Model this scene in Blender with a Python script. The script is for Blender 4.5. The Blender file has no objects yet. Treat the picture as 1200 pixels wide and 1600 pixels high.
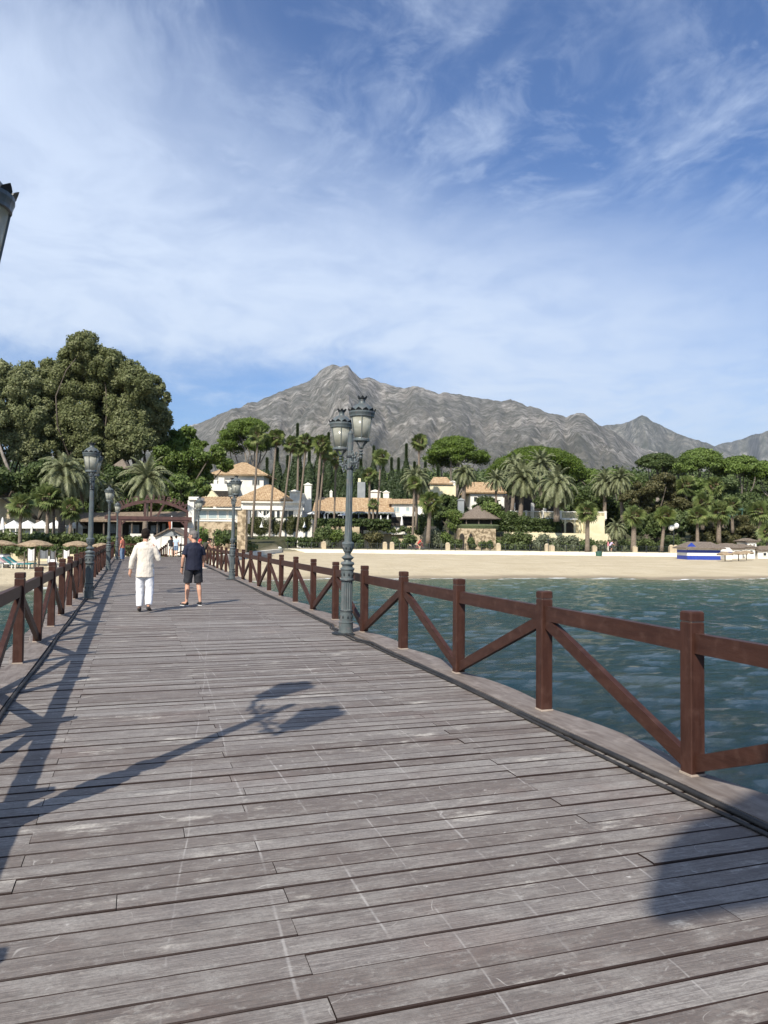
import bpy, math, random
import numpy as np
from mathutils import Vector, Matrix
R = math.radians
SC = bpy.context.scene
COL = SC.collection
rng = np.random.default_rng(7)
random.seed(7)

# ---------------------------------------------------------------- camera, sky, sun
EYE, FPX, YAW, PITCH, ROLL = 1.62, 1180.0, 18.0, 2.0, 0.6
sY, cY = math.sin(R(YAW)), math.cos(R(YAW))
F = Vector((sY * math.cos(R(PITCH)), cY * math.cos(R(PITCH)), math.sin(R(PITCH))))
R0 = Vector((cY, -sY, 0)); U0 = R0.cross(F)
Rv = R0 * math.cos(R(ROLL)) + U0 * math.sin(R(ROLL)); Uv = U0 * math.cos(R(ROLL)) - R0 * math.sin(R(ROLL))
cam_d = bpy.data.cameras.new('camera'); cam = bpy.data.objects.new('camera', cam_d); COL.objects.link(cam)
m = Matrix((( Rv.x, Uv.x, -F.x, 0), (Rv.y, Uv.y, -F.y, 0), (Rv.z, Uv.z, -F.z, EYE), (0, 0, 0, 1)))
cam.matrix_world = m
cam_d.sensor_fit = 'VERTICAL'; cam_d.sensor_height = 36; cam_d.lens = 36 * FPX / 1600
cam_d.clip_start = 0.05; cam_d.clip_end = 40000
SC.camera = cam

SUN_EL, SUN_AZ = 42.0, 219.7        # azimuth clockwise from +Y
W = bpy.data.worlds.new('World'); SC.world = W; W.use_nodes = True
nt = W.node_tree; N = nt.nodes; N.clear(); LK = nt.links.new

class G:                              # tiny node-graph helper
    def __init__(s, tree): s.t = tree
    def n(s, typ, ins=None, **kw):
        nd = s.t.nodes.new(typ)
        for k, v in kw.items(): setattr(nd, k, v)
        for k, v in (ins or {}).items():
            if hasattr(v, 'is_output'): s.t.links.new(v, nd.inputs[k])
            else: nd.inputs[k].default_value = v
        return nd
    def math(s, op, a, b=0.0, c=None, clamp=False):
        d = {0: a, 1: b}
        if c is not None: d[2] = c
        return s.n('ShaderNodeMath', d, operation=op, use_clamp=clamp).outputs[0]
    def noise(s, vec, scale, detail=4, rough=.55, dist=0.0):
        d = {'Scale': scale, 'Detail': detail, 'Roughness': rough, 'Distortion': dist}
        if vec is not None: d['Vector'] = vec
        return s.n('ShaderNodeTexNoise', d).outputs['Fac']
    def ramp(s, fac, stops):
        nd = s.n('ShaderNodeValToRGB', {0: fac}); e = nd.color_ramp.elements
        while len(e) < len(stops): e.new(.5)
        for i, (p, c) in enumerate(stops):
            e[i].position = p; e[i].color = (c, c, c, 1) if isinstance(c, (int, float)) else (*c, 1)
        return nd.outputs[0]
    def mix(s, fac, a, b, blend='MIX'):
        nd = s.n('ShaderNodeMix', data_type='RGBA', blend_type=blend)
        for k, v in ((0, fac), (6, a), (7, b)):
            if hasattr(v, 'is_output'): s.t.links.new(v, nd.inputs[k])
            elif k == 0: nd.inputs[0].default_value = v
            else: nd.inputs[k].default_value = (*v, 1) if len(v) == 3 else v
        return nd.outputs[2]
    def mapr(s, v, a, b, c=0.0, d=1.0, smooth=True):
        return s.n('ShaderNodeMapRange', {'Value': v, 'From Min': a, 'From Max': b, 'To Min': c, 'To Max': d},
                   interpolation_type='SMOOTHSTEP' if smooth else 'LINEAR').outputs[0]
    def scaled(s, vec, sc, rot=(0, 0, 0), loc=(0, 0, 0)):
        return s.n('ShaderNodeMapping', {'Vector': vec, 'Scale': sc, 'Rotation': rot, 'Location': loc}).outputs[0]

g = G(nt)
sky = g.n('ShaderNodeTexSky', sky_type='NISHITA', sun_disc=False, sun_elevation=R(SUN_EL), sun_rotation=R(SUN_AZ),
          air_density=1.15, dust_density=0.6, ozone_density=3.0)
geo = g.n('ShaderNodeTexCoord').outputs['Generated']
sep = g.n('ShaderNodeSeparateXYZ', {0: geo})
az = g.math('MULTIPLY', g.math('ARCTAN2', sep.outputs[0], sep.outputs[1]), 180 / math.pi)      # compass bearing of the view
el = g.math('MULTIPLY', g.math('ARCSINE', sep.outputs[2]), 180 / math.pi)
zc = g.math('MAXIMUM', g.math('ADD', sep.outputs[2], .12), .02)
plane = g.n('ShaderNodeCombineXYZ', {0: g.math('DIVIDE', sep.outputs[0], zc), 1: g.math('DIVIDE', sep.outputs[1], zc), 2: 0.0}).outputs[0]
warp = g.n('ShaderNodeTexNoise', {'Vector': plane, 'Scale': 1.3, 'Detail': 3}).outputs['Color']
pw = g.n('ShaderNodeVectorMath', {0: plane, 1: g.n('ShaderNodeVectorMath', {0: warp, 1: (.55, .55, 0)}, operation='MULTIPLY').outputs[0]}, operation='ADD').outputs[0]
streak = g.noise(g.scaled(pw, (1.6, .85, 1), (0, 0, R(-24))), 2.3, 8, .60)
streak2 = g.noise(g.scaled(pw, (2.8, 1.1, 1), (0, 0, R(-46)), (3, 1, 0)), 2.4, 7, .62)
puff = g.noise(pw, 5.0, 5, .5)
big = g.noise(plane, .8, 3, .5)
# veil: dense from the lower left up to mid height, thinning towards the right and the top
line = g.math('ADD', g.math('MULTIPLY', g.math('SUBTRACT', az, 18.0), -0.30), 23.5)   # elevation of the veil's upper edge
veil = g.mapr(g.math('SUBTRACT', line, g.math('ADD', el, g.math('MULTIPLY', g.math('SUBTRACT', big, .5), 20))), -9.0, 8.0)
low = g.mapr(g.math('ADD', el, g.math('MULTIPLY', g.math('SUBTRACT', streak, .5), 9)), 9.5, 15.0)      # clearer strip close to the horizon on the left
leftgap = g.math('MULTIPLY', g.math('SUBTRACT', 1.0, low), g.mapr(az, 25.0, 12.0))
v1 = g.math('MULTIPLY', veil, g.math('SUBTRACT', 1.0, g.math('MULTIPLY', leftgap, .92)))
v1 = g.math('MULTIPLY', v1, g.mapr(puff, .25, .55, .80, 1.0))
wisp = g.math('MULTIPLY', g.mapr(streak, .45, .72), g.mapr(big, .34, .58))
wisp2 = g.math('MULTIPLY', g.mapr(streak2, .46, .80), .8)
leftv = g.math('MULTIPLY', g.mapr(az, 16.0, -8.0), g.mapr(streak2, .30, .66, .15, .75))
gap = g.math('SUBTRACT', 1.0, g.math('MULTIPLY', leftgap, .7))
cov = g.math('MULTIPLY', v1, g.mapr(az, 22.0, 50.0, .88, .66))
wgt = g.math('SUBTRACT', 1.0, g.math('MULTIPLY', v1, .8))
for w_, k_ in ((g.math('MULTIPLY', g.mapr(g.noise(pw, 11.0, 6, .6), .48, .68), g.mapr(big, .38, .62)), .22), (g.math('MULTIPLY', wisp, wgt), .46), (g.math('MULTIPLY', wisp2, wgt), .34), (leftv, .40)):
    cov = g.math('ADD', cov, g.math('MULTIPLY', g.math('MULTIPLY', w_, k_), g.math('SUBTRACT', 1.0, cov)))
cov = g.math('MULTIPLY', g.math('MULTIPLY', cov, gap), g.mapr(g.noise(pw, 4.5, 7, .60), .34, .60, .86, 1.0), clamp=True)
skyc = g.mix(1.0, sky.outputs[0], (.60, .80, 1.10), 'MULTIPLY')
cloudc = g.mix(g.mapr(el, 2, 30), (6.3, 7.2, 8.4), (6.2, 7.2, 8.9))
colr = g.mix(cov, skyc, cloudc)
bg = g.n('ShaderNodeBackground', {'Color': colr, 'Strength': 0.092})
LK(bg.outputs[0], g.n('ShaderNodeOutputWorld').inputs[0])

sd = bpy.data.lights.new('sun', 'SUN'); sd.energy = 5.0; sd.angle = R(.6); sd.color = (1, .925, .81)
sun = bpy.data.objects.new('sun', sd); COL.objects.link(sun)
to_sun = Vector((math.sin(R(SUN_AZ)) * math.cos(R(SUN_EL)), math.cos(R(SUN_AZ)) * math.cos(R(SUN_EL)), math.sin(R(SUN_EL))))
sun.rotation_euler = to_sun.to_track_quat('Z', 'Y').to_euler(); sun.location = (-30, -40, 60)
SC.view_settings.view_transform = 'Standard'; SC.view_settings.look = 'None'
SC.view_settings.exposure = 0.42; SC.view_settings.gamma = 1
SC.cycles.max_bounces = 6; SC.cycles.transparent_max_bounces = 6; SC.cycles.volume_bounces = 0

# ---------------------------------------------------------------- placing: D metres ahead of the viewpoint, u metres to the right of its heading
def hor(px): return 841.2 + (px - 600) * .0105
def uu(px, D): return (px - 600) / FPX * D
def XY(u, D): return (R0.x * u + sY * D, R0.y * u + cY * D)
def at(px, D, z=0.0):
    x, y = XY(uu(px, D), D); return Vector((x, y, z))
def zz(px, py, D): return EYE + (hor(px) - py) / FPX * D
def pt(px, py, D): return at(px, D, zz(px, py, D))
def m_(px_len, D): return px_len / FPX * D

# ---------------------------------------------------------------- object helpers
def tag(o, label=None, cat=None, group=None, kind=None):
    if label: o['label'] = label
    if cat: o['category'] = cat
    if group: o['group'] = group
    if kind: o['kind'] = kind
    return o
def empty(name, loc=(0, 0, 0), rz=0.0, label=None, cat=None, group=None):
    o = bpy.data.objects.new(name, None); COL.objects.link(o); o.location = loc; o.rotation_euler = (0, 0, rz)
    o.empty_display_size = .3
    return tag(o, label, cat, group)
def mesh_np(name, V, polys, mat=None, parent=None, smooth=False, loc=None, rz=0.0):
    """polys: list of int arrays (n,k)"""
    me = bpy.data.meshes.new(name)
    V = np.asarray(V, np.float32)
    me.vertices.add(len(V)); me.vertices.foreach_set('co', V.ravel())
    idx = np.concatenate([p.ravel() for p in polys]) if polys else np.zeros(0, int)
    tot = np.concatenate([np.full(len(p), p.shape[1]) for p in polys])
    st = np.concatenate([[0], np.cumsum(tot)[:-1]])
    me.loops.add(len(idx)); me.loops.foreach_set('vertex_index', idx.astype(np.int32))
    me.polygons.add(len(tot)); me.polygons.foreach_set('loop_start', st.astype(np.int32))
    me.polygons.foreach_set('loop_total', tot.astype(np.int32))
    me.polygons.foreach_set('use_smooth', np.full(len(tot), bool(smooth)))
    me.update(); me.validate()
    if mat: me.materials.append(mat)
    o = bpy.data.objects.new(name, me); COL.objects.link(o)
    if parent: o.parent = parent
    if loc is not None: o.location = loc
    if rz: o.rotation_euler = (0, 0, rz)
    return o
class MB:
    def __init__(s): s.v = []; s.f = {}; s.n = 0
    def add(s, v, faces):
        v = np.asarray(v, float).reshape(-1, 3); s.v.append(v)
        for f in faces: s.f.setdefault(len(f), []).append([i + s.n for i in f])
        s.n += len(v); return s
    def addnp(s, v, F_):
        v = np.asarray(v, float).reshape(-1, 3); s.v.append(v)
        s.f.setdefault(F_.shape[1], []).extend((F_ + s.n).tolist()); s.n += len(v); return s
    def box(s, x0, x1, y0, y1, z0, z1):
        v = [(x, y, z) for z in (z0, z1) for y in (y0, y1) for x in (x0, x1)]
        return s.add(v, [(0, 2, 3, 1), (4, 5, 7, 6), (0, 1, 5, 4), (2, 6, 7, 3), (0, 4, 6, 2), (1, 3, 7, 5)])
    def bbox(s, x0, x1, y0, y1, z0, z1, b=.006):      # box with chamfered vertical edges and top
        ring = lambda e, z: [(x0 + b + e, y0 + e, z), (x1 - b - e, y0 + e, z), (x1 - e, y0 + b + e, z), (x1 - e, y1 - b - e, z),
                             (x1 - b - e, y1 - e, z), (x0 + b + e, y1 - e, z), (x0 + e, y1 - b - e, z), (x0 + e, y0 + b + e, z)]
        v = ring(0, z0) + ring(0, z1 - b) + ring(b * .7, z1); f = [tuple(range(7, -1, -1)), tuple(range(16, 24))]
        for k in (0, 8):
            for i in range(8): j = (i + 1) % 8; f.append((k + i, k + j, k + 8 + j, k + 8 + i))
        return s.add(v, f)
    def bar(s, p0, p1, w, h, up=(0, 0, 1)):
        p0, p1 = Vector(p0), Vector(p1); d = (p1 - p0).normalized(); up = Vector(up)
        sd_ = d.cross(up)
        sd_ = sd_.normalized() if sd_.length > 1e-4 else Vector((1, 0, 0))
        u_ = sd_.cross(d).normalized(); v = []
        for p in (p0, p1):
            for a, b in ((-1, -1), (1, -1), (1, 1), (-1, 1)): v.append(p + sd_ * a * w / 2 + u_ * b * h / 2)
        return s.add([tuple(q) for q in v], [(3, 2, 1, 0), (4, 5, 6, 7), (0, 1, 5, 4), (1, 2, 6, 5), (2, 3, 7, 6), (3, 0, 4, 7)])
    def tube(s, pts, rad, n=8, cap=True):
        P = [Vector(p) for p in pts]; k = len(P)
        rad = [rad] * k if isinstance(rad, (int, float)) else list(rad)
        v = []; ref = None
        for i, p in enumerate(P):
            d = (P[min(i + 1, k - 1)] - P[max(i - 1, 0)])
            d = d.normalized() if d.length > 1e-9 else Vector((0, 0, 1))
            if ref is None: ref = Vector((1, 0, 0)) if abs(d.x) < .8 else Vector((0, 1, 0))
            a = (ref - d * ref.dot(d)).normalized(); ref = a; b = d.cross(a)
            rx, ry = (rad[i], rad[i]) if isinstance(rad[i], (int, float)) else rad[i]
            for j in range(n):
                t = 2 * math.pi * j / n; v.append(tuple(p + a * rx * math.cos(t) + b * ry * math.sin(t)))
        f = [(i * n + j, i * n + (j + 1) % n, (i + 1) * n + (j + 1) % n, (i + 1) * n + j) for i in range(k - 1) for j in range(n)]
        if cap: f += [tuple(range(n - 1, -1, -1)), tuple((k - 1) * n + j for j in range(n))]
        return s.add(v, f)
    def lathe(s, prof, n=16, c=(0, 0), flute=None):
        v = []
        for (r, z) in prof:
            for j in range(n):
                t = 2 * math.pi * j / n; q = r
                if flute and flute[0] < z < flute[1] and j % 2: q = r * flute[2]
                v.append((c[0] + q * math.cos(t), c[1] + q * math.sin(t), z))
        k = len(prof)
        f = [(i * n + j, i * n + (j + 1) % n, (i + 1) * n + (j + 1) % n, (i + 1) * n + j) for i in range(k - 1) for j in range(n)]
        f += [tuple(range(n - 1, -1, -1)), tuple((k - 1) * n + j for j in range(n))]
        return s.add(v, f)
    def ell(s, c, r, n=12, m=8, rot=None):
        v = []; 
        for i in range(1, m):
            a = math.pi * i / m
            for j in range(n):
                t = 2 * math.pi * j / n
                p = Vector((r[0] * math.sin(a) * math.cos(t), r[1] * math.sin(a) * math.sin(t), -r[2] * math.cos(a)))
                if rot: p = rot @ p
                v.append(tuple(p + Vector(c)))
        a0 = Vector((0, 0, -r[2])); a1 = Vector((0, 0, r[2]))
        if rot: a0 = rot @ a0; a1 = rot @ a1
        v += [tuple(a0 + Vector(c)), tuple(a1 + Vector(c))]; L = len(v)
        f = [(i * n + j, i * n + (j + 1) % n, (i + 1) * n + (j + 1) % n, (i + 1) * n + j) for i in range(m - 2) for j in range(n)]
        f += [((j + 1) % n, j, L - 2) for j in range(n)] + [((m - 2) * n + j, (m - 2) * n + (j + 1) % n, L - 1) for j in range(n)]
        return s.add(v, f)
    def prism(s, poly, y0, y1):        # polygon in x,z pushed from y0 to y1
        n = len(poly); v = [(x, y0, z) for x, z in poly] + [(x, y1, z) for x, z in poly]
        f = [tuple(range(n)), tuple(range(2 * n - 1, n - 1, -1))] + [(i, n + i, n + (i + 1) % n, (i + 1) % n) for i in range(n)]
        return s.add(v, f)
    def build(s, name, mat, parent=None, smooth=False, loc=None, rz=0.0):
        V = np.concatenate(s.v); P = [np.array(f, int) for f in s.f.values()]
        return mesh_np(name, V, P, mat, parent, smooth, loc, rz)

def copy_tree(o, parent=None, shallow=()):
    c = o.copy(); COL.objects.link(c)
    if parent: c.parent = parent
    for ch in list(o.children): copy_tree(ch, c)
    return c

# ---------------------------------------------------------------- materials
def newmat(name):
    M = bpy.data.materials.new(name); M.use_nodes = True; M.node_tree.nodes.clear(); return M, G(M.node_tree)
def out(g_, sh, disp=None):
    o = g_.n('ShaderNodeOutputMaterial'); g_.t.links.new(sh, o.inputs[0])
def pm(name, c1, c2=None, scale=3.0, rough=.7, bump=0.0, bscale=None, metal=0.0, spec=.5, detail=5, stretch=(1, 1, 1), lo=.35, hi=.65, grime=None, bdist=.02):
    M, q = newmat(name); tc = q.n('ShaderNodeTexCoord').outputs['Object']
    vec = q.scaled(tc, stretch)
    nz = q.noise(vec, scale, detail)
    col = q.ramp(nz, [(lo, c1), (hi, c2 or c1)])
    if grime:
        col = q.mix(q.mapr(q.noise(tc, grime[1], 6, .65), .48, .72, 0, grime[2]), col, grime[0])
    ins = {'Base Color': col, 'Roughness': rough, 'Metallic': metal, 'Specular IOR Level': spec}
    if bump:
        b = q.n('ShaderNodeBump', {'Height': q.noise(vec, bscale or scale * 4, 6, .6), 'Strength': bump, 'Distance': bdist})
        ins['Normal'] = b.outputs[0]
    out(q, q.n('ShaderNodeBsdfPrincipled', ins).outputs[0]); return M
def leafmat(name, c1, c2, c3, scale=.5, transl=.25, rough=.55):
    M, q = newmat(name)
    ge = q.n('ShaderNodeNewGeometry'); tc = q.n('ShaderNodeTexCoord').outputs['Object']
    oi = q.n('ShaderNodeObjectInfo').outputs['Random']
    a = q.ramp(ge.outputs['Random Per Island'], [(0, c1), (.55, c2), (1, c3)])
    b = q.mix(q.mapr(q.noise(tc, scale, 3), .35, .65), a, q.mix(.6, a, c1))
    b = q.n('ShaderNodeHueSaturation', {'Color': b, 'Value': q.mapr(oi, 0, 1, .85, 1.15, False), 'Saturation': q.mapr(oi, 0, 1, 1.05, .92, False)}).outputs[0]
    p = q.n('ShaderNodeBsdfPrincipled', {'Base Color': b, 'Roughness': rough, 'Specular IOR Level': .3})
    t = q.n('ShaderNodeBsdfTranslucent', {'Color': b})
    mx = q.n('ShaderNodeMixShader', {0: transl, 1: p.outputs[0], 2: t.outputs[0]})
    out(q, mx.outputs[0]); return M
M = {}
def deck_material():
    Mt, q = newmat('weathered_deck'); tc = q.n('ShaderNodeTexCoord').outputs['Object']; ge = q.n('ShaderNodeNewGeometry')
    rnd = ge.outputs['Random Per Island']; sp = q.n('ShaderNodeSeparateXYZ', {0: tc})
    off = q.n('ShaderNodeCombineXYZ', {0: q.math('MULTIPLY', rnd, 37.0), 1: 0.0, 2: q.math('MULTIPLY', rnd, 11.0)}).outputs[0]
    vec = q.n('ShaderNodeVectorMath', {0: tc, 1: off}, operation='ADD').outputs[0]
    grain = q.noise(q.scaled(vec, (1.6, 46, 8)), 3.0, 7, .65)
    mott = q.noise(q.scaled(vec, (1, 2.2, 1)), 3.2, 6, .62)
    fine = q.noise(vec, 60, 4, .7)
    base = q.ramp(rnd, [(0, (.170, .138, .120)), (.3, (.215, .187, .168)), (.6, (.255, .229, .210)), (.85, (.285, .258, .238)), (1, (.35, .328, .305))])
    c = q.mix(q.mapr(grain, .3, .7, .0, .75), base, (.085, .070, .062))
    c = q.mix(q.mapr(mott, .44, .74, 0, .5), c, (.33, .315, .295))
    c = q.mix(q.mapr(q.noise(q.scaled(vec, (1.5, 3, 1)), 9.0, 8, .75), .52, .68, 0, .55), c, (.36, .345, .32))
    c = q.mix(q.mapr(q.noise(q.scaled(vec, (1.2, 4, 1)), 14.0, 7, .75), .52, .66, 0, .55), c, (.088, .072, .065))
    c = q.mix(q.mapr(q.noise(tc, 1.1, 4, .6), .52, .72, 0, .35), c, (.19, .135, .115))
    # dirt and sun-bleached wear patches
    c = q.mix(q.mapr(q.noise(q.scaled(tc, (1, .6, 1)), .7, 6, .7), .56, .72, 0, .55), c, (.085, .078, .08))
    c = q.mix(q.mapr(q.noise(q.scaled(tc, (.55, 1.5, 1)), 2.3, 7, .7), .57, .68, 0, .8), c, (.50, .47, .42))
    c = q.mix(q.mapr(fine, .35, .75, .0, .45), c, (.10, .095, .09))
    # scuff lines left by trolleys: thin, wandering, broken
    wob = q.noise(tc, .5, 2, .4); brk = q.noise(q.scaled(tc, (1, .45, 1)), 3.0, 5, .7)
    for k, (x0, sl, w, amp) in enumerate(((.62, .03, .009, .25), (.98, -.02, .008, .2), (1.28, .015, .006, .3), (1.72, .06, .010, .22), (2.05, .05, .006, .25), (2.45, .09, .008, .2), (.25, .10, .006, .35))):
        xx = q.math('SUBTRACT', sp.outputs[0], q.math('ADD', q.math('MULTIPLY', sp.outputs[1], sl), x0 - sl * 4))
        xx = q.math('ABSOLUTE', q.math('ADD', xx, q.math('MULTIPLY', q.math('SUBTRACT', wob, .5), amp * .55)))
        li = q.mapr(xx, w * .15, w * 1.1, 1.0, 0.0)
        li = q.math('MULTIPLY', li, q.mapr(brk, .42 + .02 * (k % 3), .62, 0, .55))
        li = q.math('MULTIPLY', li, q.mapr(sp.outputs[1], 7 + k * 2.0, 15 + k * 2.0, 1, .2))
        c = q.mix(li, c, (.42, .40, .38))
    # short random scratches
    for k, (rt, sc_) in enumerate(((.3, 2.2), (1.2, 1.7), (-.7, 2.6), (2.0, 1.4))):
        nn_ = q.noise(q.scaled(tc, (1, 1, 1), (0, 0, rt), (k * 3.1, 0, 0)), sc_, 1.5, .4)
        ln = q.mapr(q.math('ABSOLUTE', q.math('SUBTRACT', nn_, .5)), .0006, .0022, 1, 0)
        ln = q.math('MULTIPLY', ln, q.mapr(q.noise(tc, 3.0 + k, 3, .6), .56, .66, 0, .55)); c = q.mix(ln, c, (.45, .43, .40))
    # drips and chalky spots
    vor = q.n('ShaderNodeTexVoronoi', {'Vector': q.n('ShaderNodeVectorMath', {0: tc, 1: q.n('ShaderNodeTexNoise', {'Vector': tc, 'Scale': 30.0}).outputs['Color']}, operation='ADD').outputs[0] if False else tc, 'Scale': 5.0, 'Randomness': 1.0}); 
    spot = q.mapr(vor.outputs['Distance'], .02, .085, 1, 0); 
    spot = q.math('MULTIPLY', spot, q.mapr(q.noise(tc, 23, 3, .6), .48, .62)); c = q.mix(q.math('MULTIPLY', spot, .8), c, (.55, .53, .50))
    nzn = q.math('ABSOLUTE', q.n('ShaderNodeSeparateXYZ', {0: ge.outputs['True Normal']}).outputs[2])
    c = q.mix(q.mapr(nzn, .80, .97, 1, 0), c, q.mix(q.noise(tc, 3, 4), (.014, .008, .007), (.032, .018, .014)))     # unweathered red brown edges, darkened with the chamfers so the gaps read dark
    hgt = q.math('ADD', q.math('MULTIPLY', grain, .6), q.math('MULTIPLY', fine, .35))
    b = q.n('ShaderNodeBump', {'Height': hgt, 'Strength': .55, 'Distance': .006})
    rr = q.mapr(mott, .3, .7, .55, .8)
    out(q, q.n('ShaderNodeBsdfPrincipled', {'Base Color': c, 'Roughness': rr, 'Normal': b.outputs[0], 'Specular IOR Level': .35}).outputs[0]); return Mt
M['deck'] = deck_material()
M['kerb'] = pm('kerb_board', (.125, .100, .086), (.195, .168, .150), 3, .75, .4, 20, stretch=(6, 1, 6), grime=((.33, .29, .26), 5, .6))
M['railwood'] = pm('painted_brown_wood', (.037, .0148, .0100), (.056, .0238, .0165), 2.2, .5, .35, 9, stretch=(9, 9, 1.2), grime=((.11, .060, .046), 9, .3), spec=.25, bdist=.004)
M['railwood_h'] = pm('painted_brown_wood_rail', (.036, .0145, .0098), (.054, .0232, .0160), 2.0, .5, .35, 9, stretch=(9, 1.2, 9), grime=((.12, .068, .052), 9, .3), spec=.25, bdist=.004)
M['palewood'] = pm('pale_joint', (.3, .24, .19), (.4, .33, .27), 8, .8)
M['iron'] = pm('grey_green_iron', (.075, .094, .096), (.115, .136, .138), 5, .42, .25, 30, metal=.15, grime=((.20, .15, .14), 14, .5), spec=.5, bdist=.004)
M['iron_dark'] = pm('dark_iron', (.018, .022, .025), (.035, .040, .043), 6, .45, .2, 30, metal=.3)
M['cable'] = pm('black_cable', (.012, .012, .013), (.035, .032, .03), 6, .6, .3, 40)
def glass_mat():
    Mt, q = newmat('lantern_glass'); tc = q.n('ShaderNodeTexCoord').outputs['Object']
    c = q.ramp(q.noise(q.scaled(tc, (1, 1, 2)), 6, 4), [(.3, (.32, .32, .26)), (.7, (.48, .48, .42))])
    p = q.n('ShaderNodeBsdfPrincipled', {'Base Color': c, 'Roughness': .22, 'Specular IOR Level': .5})
    t = q.n('ShaderNodeBsdfTranslucent', {'Color': (.8, .78, .62, 1)})
    out(q, q.n('ShaderNodeMixShader', {0: .35, 1: p.outputs[0], 2: t.outputs[0]}).outputs[0]); return Mt
M['lantern'] = glass_mat()
def sand_mat():
    Mt, q = newmat('beach_sand'); tc = q.n('ShaderNodeTexCoord').outputs['Object']; z = q.n('ShaderNodeSeparateXYZ', {0: tc}).outputs[2]
    c = q.ramp(q.noise(tc, .35, 7, .65), [(.3, (.44, .37, .25)), (.7, (.56, .485, .345))])
    c = q.mix(q.mapr(q.noise(tc, 2.6, 5, .7), .45, .7, 0, .35), c, (.40, .33, .225))
    zn = q.math('ADD', z, q.math('MULTIPLY', q.math('SUBTRACT', q.noise(tc, .5, 4), .5), .08))
    c = q.mix(q.mapr(zn, -1.26, -1.14, .75, 0), c, (.20, .165, .12))      # wet sand at the water's edge
    b = q.n('ShaderNodeBump', {'Height': q.noise(tc, 1.3, 7, .65), 'Strength': .9, 'Distance': .25})
    soil = q.ramp(q.noise(tc, .3, 5), [(.35, (.045, .05, .022)), (.65, (.10, .095, .05))])
    at_ = q.n('ShaderNodeAttribute', attribute_name='inland').outputs['Fac']
    c = q.mix(at_, c, soil)
    out(q, q.n('ShaderNodeBsdfPrincipled', {'Base Color': c, 'Roughness': .95, 'Normal': b.outputs[0], 'Specular IOR Level': .15}).outputs[0]); return Mt
M['sand'] = sand_mat()
def water_mat():
    Mt, q = newmat('sea_water'); tc = q.n('ShaderNodeTexCoord').outputs['Object']
    d = q.n('ShaderNodeAttribute', attribute_name='depth').outputs['Fac']
    ang = R(-YAW)
    nz = q.noise(q.scaled(tc, (.16, 1, 1), (0, 0, -ang)), .22, 5, .6)
    dd = q.math('ADD', d, q.math('MULTIPLY', q.math('SUBTRACT', nz, .5), 1.1))
    c = q.ramp(q.math('DIVIDE', dd, 4.0, clamp=True), [(0, (.18, .17, .10)), (.08, (.10, .13, .08)), (.22, (.044, .090, .068)), (.45, (.014, .050, .052)), (1, (.005, .024, .042))])
    patch = q.mapr(q.noise(q.scaled(tc, (.3, 1, 1), (0, 0, -ang), (9, 4, 0)), .6, 5, .6), .5, .68, 0, .5)
    c = q.mix(patch, c, q.mix(.55, c, (.085, .095, .050)))
    foam = q.math('MULTIPLY', q.mapr(d, .14, .02, 0, 1), q.mapr(q.noise(q.scaled(tc, (.35, 1, 1), (0, 0, -ang)), 1.2, 5, .6), .46, .56))
    c = q.mix(foam, c, (.75, .76, .74))
    h1 = q.noise(q.scaled(tc, (.45, 1, 1), (0, 0, -ang)), 6.0, 8, .70)
    h2 = q.noise(q.scaled(tc, (.6, 1, 1), (0, 0, R(30))), 14.0, 6, .65)
    hh = q.math('ADD', h1, q.math('MULTIPLY', h2, .45))
    b = q.n('ShaderNodeBump', {'Height': hh, 'Strength': 1.0, 'Distance': .14})
    out(q, q.n('ShaderNodeBsdfPrincipled', {'Base Color': c, 'Roughness': q.mapr(foam, 0, 1, .08, .8), 'IOR': 1.33, 'Normal': b.outputs[0], 'Specular IOR Level': .5}).outputs[0]); return Mt
M['water'] = water_mat()
def mountain_mat(name, far=0.0):
    Mt, q = newmat(name); tc = q.n('ShaderNodeTexCoord').outputs['Object']; z = q.n('ShaderNodeSeparateXYZ', {0: tc}).outputs[2]
    n1 = q.noise(tc, .0035, 8, .68); n2 = q.noise(q.scaled(tc, (1, 1, .5)), .016, 7, .7); n3 = q.noise(tc, .035, 6, .75)
    c = q.ramp(n2, [(.36, (.105, .108, .080)), (.46, (.25, .230, .198)), (.54, (.42, .392, .352)), (.66, (.68, .645, .60))])
    c = q.mix(q.mapr(n3, .47, .66, 0, .8), c, (.085, .095, .068))
    lowz = q.mapr(q.math('ADD', z, q.math('MULTIPLY', q.math('SUBTRACT', n1, .5), 700)), 650, 150, 0, .5)
    c = q.mix(lowz, c, (.15, .15, .11))
    c = q.mix(q.mapr(n1, .54, .66, 0, .5), c, (.36, .32, .28))
    c = q.mix(q.mapr(q.noise(tc, .0022, 5, .6), .46, .60, .55, 0), c, (.10, .105, .085))
    if far: c = q.mix(.35, c, (.07, .085, .06))
    b = q.n('ShaderNodeBump', {'Height': q.math('ADD', n2, q.math('MULTIPLY', n3, 1.1)), 'Strength': 1.0, 'Distance': 38.0})
    out(q, q.n('ShaderNodeBsdfPrincipled', {'Base Color': c, 'Roughness': .95, 'Normal': b.outputs[0], 'Specular IOR Level': .1}).outputs[0]); return Mt
M['mount'] = mountain_mat('limestone_mountain'); M['mount_far'] = mountain_mat('far_scrub_mountain', 1)

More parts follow.
